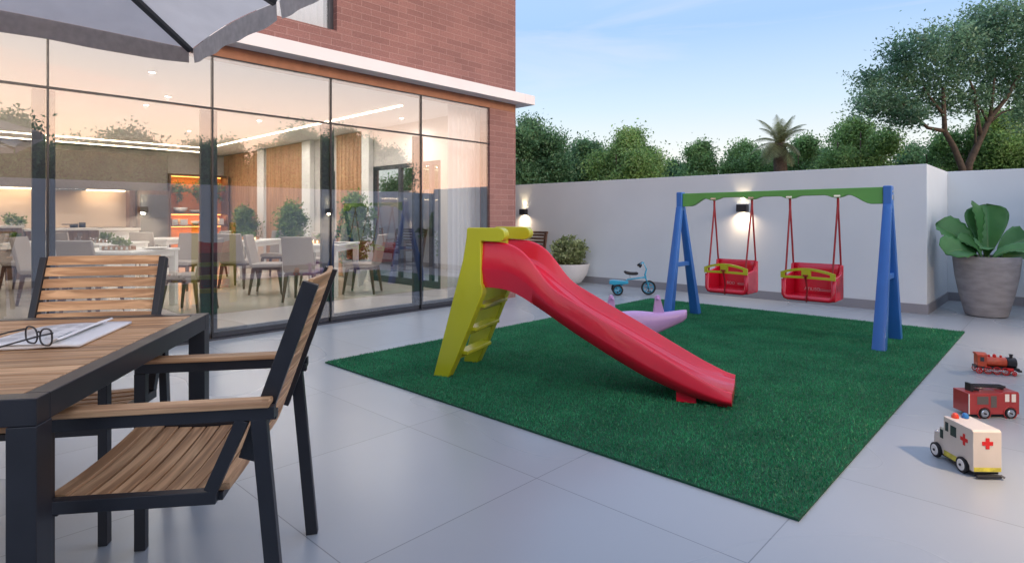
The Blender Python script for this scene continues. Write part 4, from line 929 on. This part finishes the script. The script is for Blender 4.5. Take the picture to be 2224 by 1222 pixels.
part(MB().lathe([(.010, .125), (.013, .130), (.013, .143), (.006, .150)], c=(.0, 0, 0), n=14).lathe([(.008, .125), (.010, .138), (.004, .144)], c=(.045, 0, 0), n=14).lathe([(.008, .125), (.010, .138), (.004, .144)], c=(-.04, 0, 0), n=14), 'dome', 'crossred', LO, smooth=True)
part(MB().box(-.150, .165, -.040, .040, .040, .056).box(.150, .178, -.048, .048, .030, .044), 'chassis', 'blackm', LO, bevel=.002)
for x, r in ((-.125, .024), (-.062, .030), (.002, .030), (.064, .030), (.125, .018)):
    for s in (-1, 1): 
        o = bpy.data.objects.new('wheel', None); COL.objects.link(o); o.parent = LO; o.location = (x, s*.046, r)
        part(MB().torus((0,0,0), r-.003, .0035, 'y', 24, 6), 'rim', 'crossred', o, smooth=True)
        sp_ = MB().lathe([(.006, -.006), (.007, .006)], n=10, axis='y')
        for k in range(8): a = k*math.pi/4; sp_.bar((0,0,0), ((r-.003)*math.cos(a), 0, (r-.003)*math.sin(a)), .003, .003, (0,1,0))
        part(sp_, 'spoke', 'crossred', o)
for s in (-1, 1): part(MB().bar((-.075, s*.056, .030), (.075, s*.056, .034), .004, .006), 'coupling_rod', 'chrome', LO)
for s in (-1, 1): part(MB().lathe([(.013, .07), (.013, .115)], c=(0, s*.046, .045), n=14, axis='x'), 'cylinder', 'crossred', LO)

# ================================================================ outdoor table
TB = thing('outdoor_table', 'teak plank table with a black metal frame under the parasol', 'table', (-2.634, -.068, 0), math.atan2(.81, .59))
TLX, TLY, TH_ = .80, .60, .745
f = MB(); fw = .052; fh = .062
f.box(-TLX, TLX, -TLY, -TLY+fw, TH_-fh, TH_).box(-TLX, TLX, TLY-fw, TLY, TH_-fh, TH_).box(-TLX, -TLX+fw, -TLY+fw, TLY-fw, TH_-fh, TH_).box(TLX-fw, TLX, -TLY+fw, TLY-fw, TH_-fh, TH_)
part(f, 'frame', 'blackm', TB, bevel=.003)
m = MB(); npk = 12; pw = (2*(TLY-fw)-.004)/npk
for k in range(npk): m.box(-TLX+fw+.003, TLX-fw-.003, -TLY+fw+.002+k*pw, -TLY+fw+.002+(k+1)*pw-.0065, TH_-.022, TH_-.001)
part(m, 'plank_top', 'wood_x', TB, bevel=.0018)
for sx in (-1, 1):
    for sy in (-1, 1):
        x, y = sx*(TLX-.031), sy*(TLY-.031); part(MB().box(x-.031, x+.031, y-.031, y+.031, 0, TH_-fh-.0005), 'leg', 'blackm', TB, bevel=.003)

# ================================================================ outdoor armchairs
def make_armchair(label):
    t = thing('outdoor_armchair', label, 'armchair', (0,0,0), 0, 'black framed slatted garden armchairs')
    for sx in (-1, 1):
        x = sx*.282; m = MB()
        m.bar((x, -.285, .627), (x, .285, .627), .030, .034); m.bar((x, .205, .612), (x, .125, .428), .030, .034, (0,1,0)); m.bar((x, -.285, .420), (x, .140, .412), .030, .034)
        part(m, 'side_frame', 'blackm', t, bevel=.002)
        part(MB().bar((x, -.268, .610), (x, -.268, 0), .030, .036, (0,1,0)), 'leg', 'blackm', t, bevel=.002)
        part(MB().bar((x, .245, .612), (x, .300, 0), .030, .040, (0,1,0)), 'leg', 'blackm', t, bevel=.002)
        part(MB().box(x-.028, x+.028, -.29, .275, .6445, .662), 'armrest', 'wood_y', t, bevel=.004)
        part(MB().bar((sx*.240, .205, .49), (sx*.240, .372, .968), .026, .044, (0,1,0)), 'back_post', 'blackm', t, bevel=.002)
    part(MB().box(-.268, .268, -.275, -.245, .385, .408).box(-.268, .268, .120, .150, .392, .415).box(-.268, -.24, .24, .285, .60, .625).box(.24, .268, .24, .285, .60, .625), 'cross_bar', 'blackm', t, bevel=.002)
    m = MB(); n = 10; pitch = .0485
    for k in range(n):
        z = .958-k*pitch; 
        def pt(x, z_, o): yc = .372-(.968-z_)*.350; return (x, yc+.018*(1-(x/.22)**2)+o-.004, z_)
        xs = np.linspace(-.226, .226, 9); vs = []; h = .0385; th = .014
        for x in xs: vs += [pt(x, z-h/2, -th/2), pt(x, z+h/2, -th/2), pt(x, z+h/2, th/2), pt(x, z-h/2, th/2)]
        m.add(vs, [(i*4+a, i*4+(a+1) % 4, (i+1)*4+(a+1) % 4, (i+1)*4+a) for i in range(8) for a in range(4)]+[(0,1,2,3), (32,33,34,35)])
    part(m, 'backrest_slats', 'wood_x', t, bevel=.0015)
    m = MB(); n = 10
    for k in range(n):
        u = (k+.5)/n; y = -.272+u*.44; z = .430-.022*math.sin(u*math.pi)+.004*(1-u); h = .0195; xs = np.linspace(-.262, .262, 9); vs = []
        sl = -.05*math.cos(u*math.pi)
        for x in xs: d = -.012*(1-(x/.262)**2); vs += [(x, y-h, z+d-.010-sl*h), (x, y+h, z+d-.010+sl*h), (x, y+h, z+d+.008+sl*h), (x, y-h, z+d+.008-sl*h)]
        m.add(vs, [(i*4+a, i*4+(a+1) % 4, (i+1)*4+(a+1) % 4, (i+1)*4+a) for i in range(8) for a in range(4)]+[(0,1,2,3), (32,33,34,35)])
    part(m, 'seat_slats', 'wood_x', t, bevel=.0015)
    return t
a0 = make_armchair('slatted wooden armchair in the foreground, seen from its side at the table end')
a0.location = (-1.95, .65, 0); a0.rotation_euler = (0, 0, math.atan2(-.59, .81))
dup(a0, (-2.85, .45, 0), math.atan2(.81, .59), 'slatted wooden armchair on the far side of the table, backrest towards the glass')

# ================================================================ magazine and spectacles on the table
zt_ = .7455
P1 = [Vector(ZT(*p, zt_)) for p in ((286, 703), (172, 754), (-75, 764), (110, 712))]
MG = thing('magazine', 'open white magazine lying on the teak table', 'magazine', tuple(sum(P1, Vector())/4)); cM = MG.location.copy()
def quadp(u, v, z): a = P1[0]*(1-v)+P1[1]*v; c = P1[3]*(1-v)+P1[2]*v; q = a*(1-u)+c*u-cM; return (q.x, q.y, z)
part(MB().grid(lambda u, v: quadp(u, v, .0055+.006*math.sin(min(1, u*2.2)*math.pi)*.5), 24, 8), 'under_pages', 'paper', MG, smooth=True, solid=.009)
def pg(u, v):
    uu = .17+.83*u; x, y, _ = quadp(uu, .10+.92*v, 0); z = .013+.020*math.exp(-((u-.03)/.06)**2)+.006*math.sin(u*math.pi)+.002*math.sin(v*5); return (x, y, z)
part(MB().grid(pg, 40, 10), 'top_page', 'paper', MG, smooth=True, solid=.0015)
def on(u, v, dz=.0016): x, y, z = pg(u, v); return (x, y, z+dz)
prt = MB()
for k in range(16):
    v0 = .12+k*.045
    for u0, u1 in ((.14, .34), (.38, .58), (.64, .92)):
        if (k % 6 == 5) or (u0 < .2 and 5 < k < 10): continue
        e = u1-.03*(k % 3 == 1); prt.grid(lambda u, v: on(u0+(e-u0)*u, v0+.016*v), 6, 1)
prt.grid(lambda u, v: on(.17+.08*u, .42+.14*v), 3, 3)
part(prt, 'print', 'ink', MG)
part(MB().grid(lambda u, v: on(.045+.03*u, .72+.22*v, .002), 3, 3), 'teal_picture', 'teal', MG)
g1, g2 = Vector(ZT(73, 742, .775)), Vector(ZT(94, 747, .775)); GL = thing('spectacles', 'black framed spectacles lying open on the magazine', 'spectacles')
gc = Vector(ZT(84, 738, .778)); hd_ = (R2*.90-W2*.43).normalized(); bd = Vector((-hd_.y, hd_.x)); bd = bd if bd.dot(R2) < 0 else -bd
GL.location = (gc.x, gc.y, .762); GL.scale = (1.28, 1.28, 1.28)
def lens(cx):
    pts = []
    for k in range(24):
        a = 2*math.pi*k/24; c, s = math.cos(a), math.sin(a); x = cx+.0255*abs(c)**.75*math.copysign(1, c); z = .022+.0195*abs(s)**.8*math.copysign(1, s)+(.003*c*math.copysign(1, cx) if s > 0 else 0)
        pts.append(Vector((hd_.x*x, hd_.y*x, z)))
    return pts
for cx in (-.031, .031):
    p = lens(cx); part(MB().tube(p+[p[0], p[1]], .0020, 6, cap=False), 'rim', 'blackm', GL, smooth=True)
    part(MB().add(p, [tuple(range(24))]), 'lens', 'glass2', GL, solid=.001)
part(MB().tube([(hd_.x*-.006, hd_.y*-.006, .030), (0, 0, .033), (hd_.x*.006, hd_.y*.006, .030)], .002, 6), 'bridge', 'blackm', GL, smooth=True)
for s in (-1, 1):
    x = s*.060; a = Vector((hd_.x*x, hd_.y*x, .034)); bb = Vector((bd.x, bd.y, 0))
    part(MB().tube([a, a+bb*.03+Vector((0,0,-.002)), a+bb*.10+Vector((0,0,-.012)), a+bb*.135+Vector((0,0,-.028))], [.0022, .0020, .0020, .0026], 6), 'temple', 'blackm', GL, smooth=True)

# ================================================================ parasol
cx0, cy0, cz0 = -3.50, 1.14, 2.075
PC = Vector((-2.46, -.06, 2.50))
PS = thing('parasol', 'grey cantilever parasol with black ribs over the outdoor table', 'parasol', (PC.x, -2.15, 0))
O_ = Vector((PC.x, -2.15, 0)); hx, hy = PC.x-cx0, cy0-PC.y
corn = [Vector((PC.x+a*hx, PC.y+c*hy, cz0)) for a, c in ((-1, 1), (0, 1.0), (1, 1), (1, 0), (1, -1), (0, -1), (-1, -1), (-1, 0))]
for i, c in enumerate(corn):
    d = corn[(i+1) % 8]
    def pnl(u, v, c=c, d=d):
        e = c.lerp(d, u); p = PC.lerp(e, .02+.98*v); q = p-O_; sag = .035*math.sin(math.pi*u)*v*v; inw = .03*math.sin(math.pi*u)*v; q = q+(PC-e).normalized()*inw; return (q.x, q.y, q.z-sag*.2+.02*math.sin(math.pi*v))
    pn = part(MB().grid(pnl, 10, 12), 'canopy_panel', 'canopy', PS, smooth=True)
    def val(u, v, c=c, d=d):
        g = .012+.976*u; q = Vector(pnl(g, 1)); out_ = (c.lerp(d, .5)-PC); out_.z = 0; out_.normalize(); q = q+out_*(.004+.012*math.sin(u*23)*v*.5+.010*v); q.z -= (.088+.008*math.sin(u*math.pi*3)-.012*math.cos(u*2*math.pi))*v; return tuple(q)
    part(MB().grid(val, 40, 4), 'valance', 'valance', pn, smooth=True)
    e = c-O_; p0 = PC-O_; rr = (e-p0); part(MB().bar(p0+rr*.03+Vector((0,0,-.02)), e-rr.normalized()*.01+Vector((0,0,-.014)), .030, .022), 'rib', 'blackm', PS, bevel=.002)
part(MB().lathe([(.05, PC.z-.10), (.06, PC.z-.04), (.05, PC.z+.04), (.02, PC.z+.06)], c=(0, PC.y+2.15, 0), n=20), 'hub', 'blackm', PS, smooth=True)
part(MB().box(-.045, .045, -.045, .045, .05, 2.95), 'mast', 'blackm', PS, bevel=.004)
part(MB().bar((0, 0, 2.90), (0, PC.y+2.15, 2.74), .06, .08).bar((0, PC.y+2.15, 2.74), (0, PC.y+2.15, PC.z+.05), .03, .03), 'arm', 'blackm', PS, bevel=.004)
part(MB().box(-.45, .45, -.45, .45, 0, .05), 'base', 'skirt', PS, bevel=.01)

# ================================================================ trees
def tree(name, label, loc, blobs, mat, clumps, per, spread, size, trunks, group=None, aspect=.5, hollow=.5, cat='tree'):
    t = thing(name, label, cat, loc, 0, group)
    P, O = crownpts(blobs, clumps, per, spread, hollow); V, Fc = leaves(P, size, .2, aspect, O*.4); fastmesh('crown', V, Fc, mat, t)
    m = MB()
    for pts, r0, r1 in trunks: limb(m, pts, r0, r1)
    part(m, 'trunk', 'bark', t, smooth=True); return t
def bushy(px, d, pytop, width_px, mat, label, seed, name='garden_tree', lean=0, body=1.0, group='trees beyond the white wall', cl=150):
    # a broad many-stemmed tree whose top shows at pytop
    global rng; rng = np.random.default_rng(seed)
    x, y, _ = PT(px, HY, d); zt = H+(HY-pytop)/F*d; wr = width_px/F*d/2; g = -.25
    bl = []; n = 12
    for k in range(n):
        a = rng.uniform(0, 6.28); rr = wr*rng.uniform(.1, .85)*.95; hh = zt*rng.uniform(.58, .92)*(1-.12*(rr/wr)**2)
        q = wr*rng.uniform(.15, .34); bl.append(((rr*math.cos(a), rr*math.sin(a), hh-q, q, q, q*rng.uniform(.9, 1.6)), rng.uniform(.35, .7)))
    for k in range(4):      # leading shoots that break the outline
        a = rng.uniform(0, 6.28); rr = wr*rng.uniform(0, .5); q = wr*rng.uniform(.08, .14); h2 = zt*rng.uniform(.90, 1.0)
        bl.append(((rr*math.cos(a), rr*math.sin(a), h2-q*2.2, q, q, q*2.4), .16))
    bl.append(((lean*wr, 0, zt-wr*.34, wr*.20, wr*.20, wr*.36), .4)); bl.append(((0, 0, zt*.48, wr*.85, wr*.85, zt*.27), 1.7*body))
    tr = []
    for k in range(6):
        a = rng.uniform(0, 6.28); e = (wr*.55*math.cos(a), wr*.55*math.sin(a), zt*rng.uniform(.6, .88)); tr.append((crv((.1*math.cos(a), .1*math.sin(a), g), e, (.1*math.cos(a), .1*math.sin(a), .2)), .06, .012))
    sz_ = .0024*d+.042
    return tree(name, label, (x, y, 0), bl, mat, cl, int(34), .13*wr**.5, sz_, tr, group)
bushy(1150, 15.5, 258, 210, 'leafB', 'dark dense tree rising beside the brick corner, tallest left of the swing', 11, cl=210)
bushy(1262, 16.5, 308, 130, 'leafB', 'dark tree second from the brick corner', 12)
bushy(1372, 15.0, 283, 190, 'leafC', 'light green feathery tree above the tricycle', 13, cl=190)
bushy(1462, 19.0, 348, 110, 'leafB', 'low dark bush in the dip left of the swing post', 14, cl=90)
bushy(1524, 17.0, 308, 115, 'leafA', 'small two topped tree above the left swing post', 15)
bushy(1612, 18.0, 308, 160, 'leafA', 'mid green tree left of the palm', 16)
bushy(1752, 17.0, 300, 120, 'leafA', 'small tree right of the palm', 17)
bushy(1862, 15.5, 256, 200, 'leafC', 'rounded light green tree above the right swing post', 18, cl=200)
bushy(1982, 17.5, 318, 120, 'leafB', 'low dark tree under the spreading crown', 19)
bushy(2062, 15.0, 285, 150, 'leafA', 'green tree behind the forked trunks, left', 20)
bushy(2165, 14.5, 238, 190, 'leafC', 'sunlit yellow green tree behind the forked trunks, right', 21, cl=200)
bushy(1310, 19.0, 325, 170, 'leafA', 'green tree filling behind the light feathery tree', 22)
bushy(1690, 20.0, 330, 190, 'leafB', 'dark bush below the palm crown', 23)
bushy(1790, 21.0, 322, 160, 'leafB', 'dark bush between the palm and the rounded tree', 24)
bushy(1070, 18.0, 310, 170, 'leafB', 'dark tree hidden mostly behind the brick corner', 25)
bushy(930, 19.0, 330, 200, 'leafA', 'green tree seen through the wide glass door', 26)
bushy(740, 21.0, 330, 220, 'leafB', 'green tree seen through the narrow glass door', 27)
rng = np.random.default_rng(31)
# tall spreading tree at the right
d = 12.5; bx_, by_, _ = PT(2095, HY, d)
def rel(px, py, dd=0): x, y, z = PT(px, py, d+dd); return (x-bx_, y-by_, z)
sc = d/F
def bl(px, py, rx, ry, dd=0, w=1): x, y, z = rel(px, py, dd); return ((x, y, z, rx*sc, rx*sc, ry*sc), w)
TB_ = [bl(1905, 225, 52, 38), bl(1950, 175, 60, 48, .3), bl(1985, 110, 62, 42, -.3), bl(2040, 165, 75, 60, .2, 1.3), bl(2070, 85, 80, 48, 0, 1.3), bl(1965, 250, 48, 26, -.2, .6), bl(2130, 130, 85, 70, .5, 1.4), bl(2150, 45, 70, 42, .2, 1.1), bl(2205, 75, 80, 70, -.2, 1.4),
       bl(2200, 175, 70, 60, .3, 1.3), bl(2270, 130, 80, 90, .2, 1.3), bl(2110, 215, 55, 35, .2, .7), bl(2000, 225, 60, 40, .5, .8), bl(2240, 240, 45, 45, 0, .7), bl(1890, 175, 30, 28, 0, .35)]
trk = [([rel(2095, 400), rel(2090, 365), rel(2072, 320), rel(2052, 285), rel(2050, 240), rel(2048, 190)], .075, .035), ([rel(2052, 285), rel(2015, 278), rel(1990, 255), rel(1960, 225)], .045, .018), ([rel(2050, 250), rel(2030, 225), rel(2005, 190)], .035, .014),
       ([rel(2098, 400), rel(2105, 355), rel(2130, 300), rel(2152, 255), rel(2185, 215), rel(2215, 160)], .085, .03), ([rel(2130, 295), rel(2122, 250), rel(2118, 205), rel(2100, 160)], .045, .018), ([rel(2150, 258), rel(2155, 220), rel(2160, 170)], .04, .016), ([rel(2140, 275), rel(2175, 245), rel(2215, 232)], .03, .012), ([rel(2145, 265), rel(2130, 235), rel(2105, 215)], .03, .012),
       ([rel(2120, 330), rel(2118, 280), rel(2128, 240)], .03, .012)]
tree('spreading_tree', 'tall spreading tree with forked trunks rising above the wall at the right', (bx_, by_, 0), TB_, 'leafT', 100, 24, .12, .082, trk, None, .45, .25)
# palm
d = 14.6; px_, py_, _ = PT(1693, HY, d); PL = thing('palm_tree', 'drooping brown green palm above the swing beam', 'palm tree', (px_, py_, 0)); top = H+(HY-312)/F*d
part(MB().tube([(0, 0, -.25), (.05, 0, top*.5), (0, 0, top)], [.20, .17, .15], 10), 'trunk', 'bark', PL, smooth=True)
V_ = []; 
for k in range(30):
    a = k*2.399; el_ = rng.uniform(-.5, 1.45); ln = rng.uniform(.55, .85); p = Vector((0, 0, top)); d_ = Vector((math.cos(a)*math.cos(el_), math.sin(a)*math.cos(el_), math.sin(el_)))
    for i in range(26):
        s = i/25; nxt = p+d_*ln/25; side = d_.cross(Vector((0,0,1))).normalized() if abs(d_.z) < .98 else Vector((1,0,0)); L2 = rng.uniform(.15, .22)*math.sin(math.pi*(.15+.8*s))
        for sg in (-1, 1):
            for q in range(2):
                b0 = p.lerp(nxt, q*.5); tip = b0+side*sg*L2+d_*L2*.5+Vector((0,0,-L2*.55)); V_ += [b0, b0+d_*.012, tip, tip-d_*.002]
        p = nxt; d_ = (d_+Vector((0,0,-.060))).normalized()
V_ = np.array([tuple(v) for v in V_]); fastmesh('fronds', V_, np.arange(len(V_)).reshape(-1, 4), 'leafP', PL)
# trees on the far side of the side wall (they show mirrored in the glass)
def mirror_tree(px, pytop, Xr, wpx, mat, lab, seed, cl=150):
    global rng; rng = np.random.default_rng(seed)
    Xv = 2*FX-Xr; y = XP(px, Xv); d = Xv*WV[0]+y*WV[1]; zt = H+(HY-pytop)/F*d; wr = wpx/F*d/2
    bl_ = [((rng.uniform(-.5, .5)*wr, rng.uniform(-.6, .6)*wr, zt*rng.uniform(.6, .85), wr*.42, wr*.42, wr*.36), 1) for _ in range(6)]+[((0, 0, zt-wr*.3, wr*.3, wr*.3, wr*.3), .6), ((0, 0, zt*.5, wr*.8, wr*.8, zt*.3), 1.6)]
    tr = [(crv((.1*k, 0, -.25), (rng.uniform(-.6, .6)*wr, rng.uniform(-.6, .6)*wr, zt*.8), (0, 0, .3)), .09, .02) for k in range(5)]
    tree('garden_tree', lab, (Xr, y, 0), bl_, mat, int(cl*1.5), 34, .22, .13, tr, 'trees beyond the side wall')
for i, (px, pt, Xr, w_) in enumerate(((15, 262, 9, 140), (95, 330, 10, 130), (165, 322, 10, 110), (270, 292, 9, 190), (350, 340, 11, 120), (430, 322, 9, 110), (500, 315, 10, 130), (590, 330, 10, 110), (655, 285, 9, 170), (750, 285, 10, 130), (800, 310, 11, 110), (850, 330, 11, 100))):
    mirror_tree(px, pt, Xr, w_, 'leafB' if i % 2 else 'leafA', 'tree beyond the side wall, number %d counted from the terrace end, seen mirrored in the glass' % (i+1) if 0 else ['outermost', 'low broad', 'slim rounded', 'tall twin topped', 'low dark', 'thin crowned', 'ragged', 'short', 'tall dome shaped', 'dark dome shaped', 'small rounded', 'last and lowest'][i]+' tree beyond the side wall, mirrored in the glass', 50+i, 110)
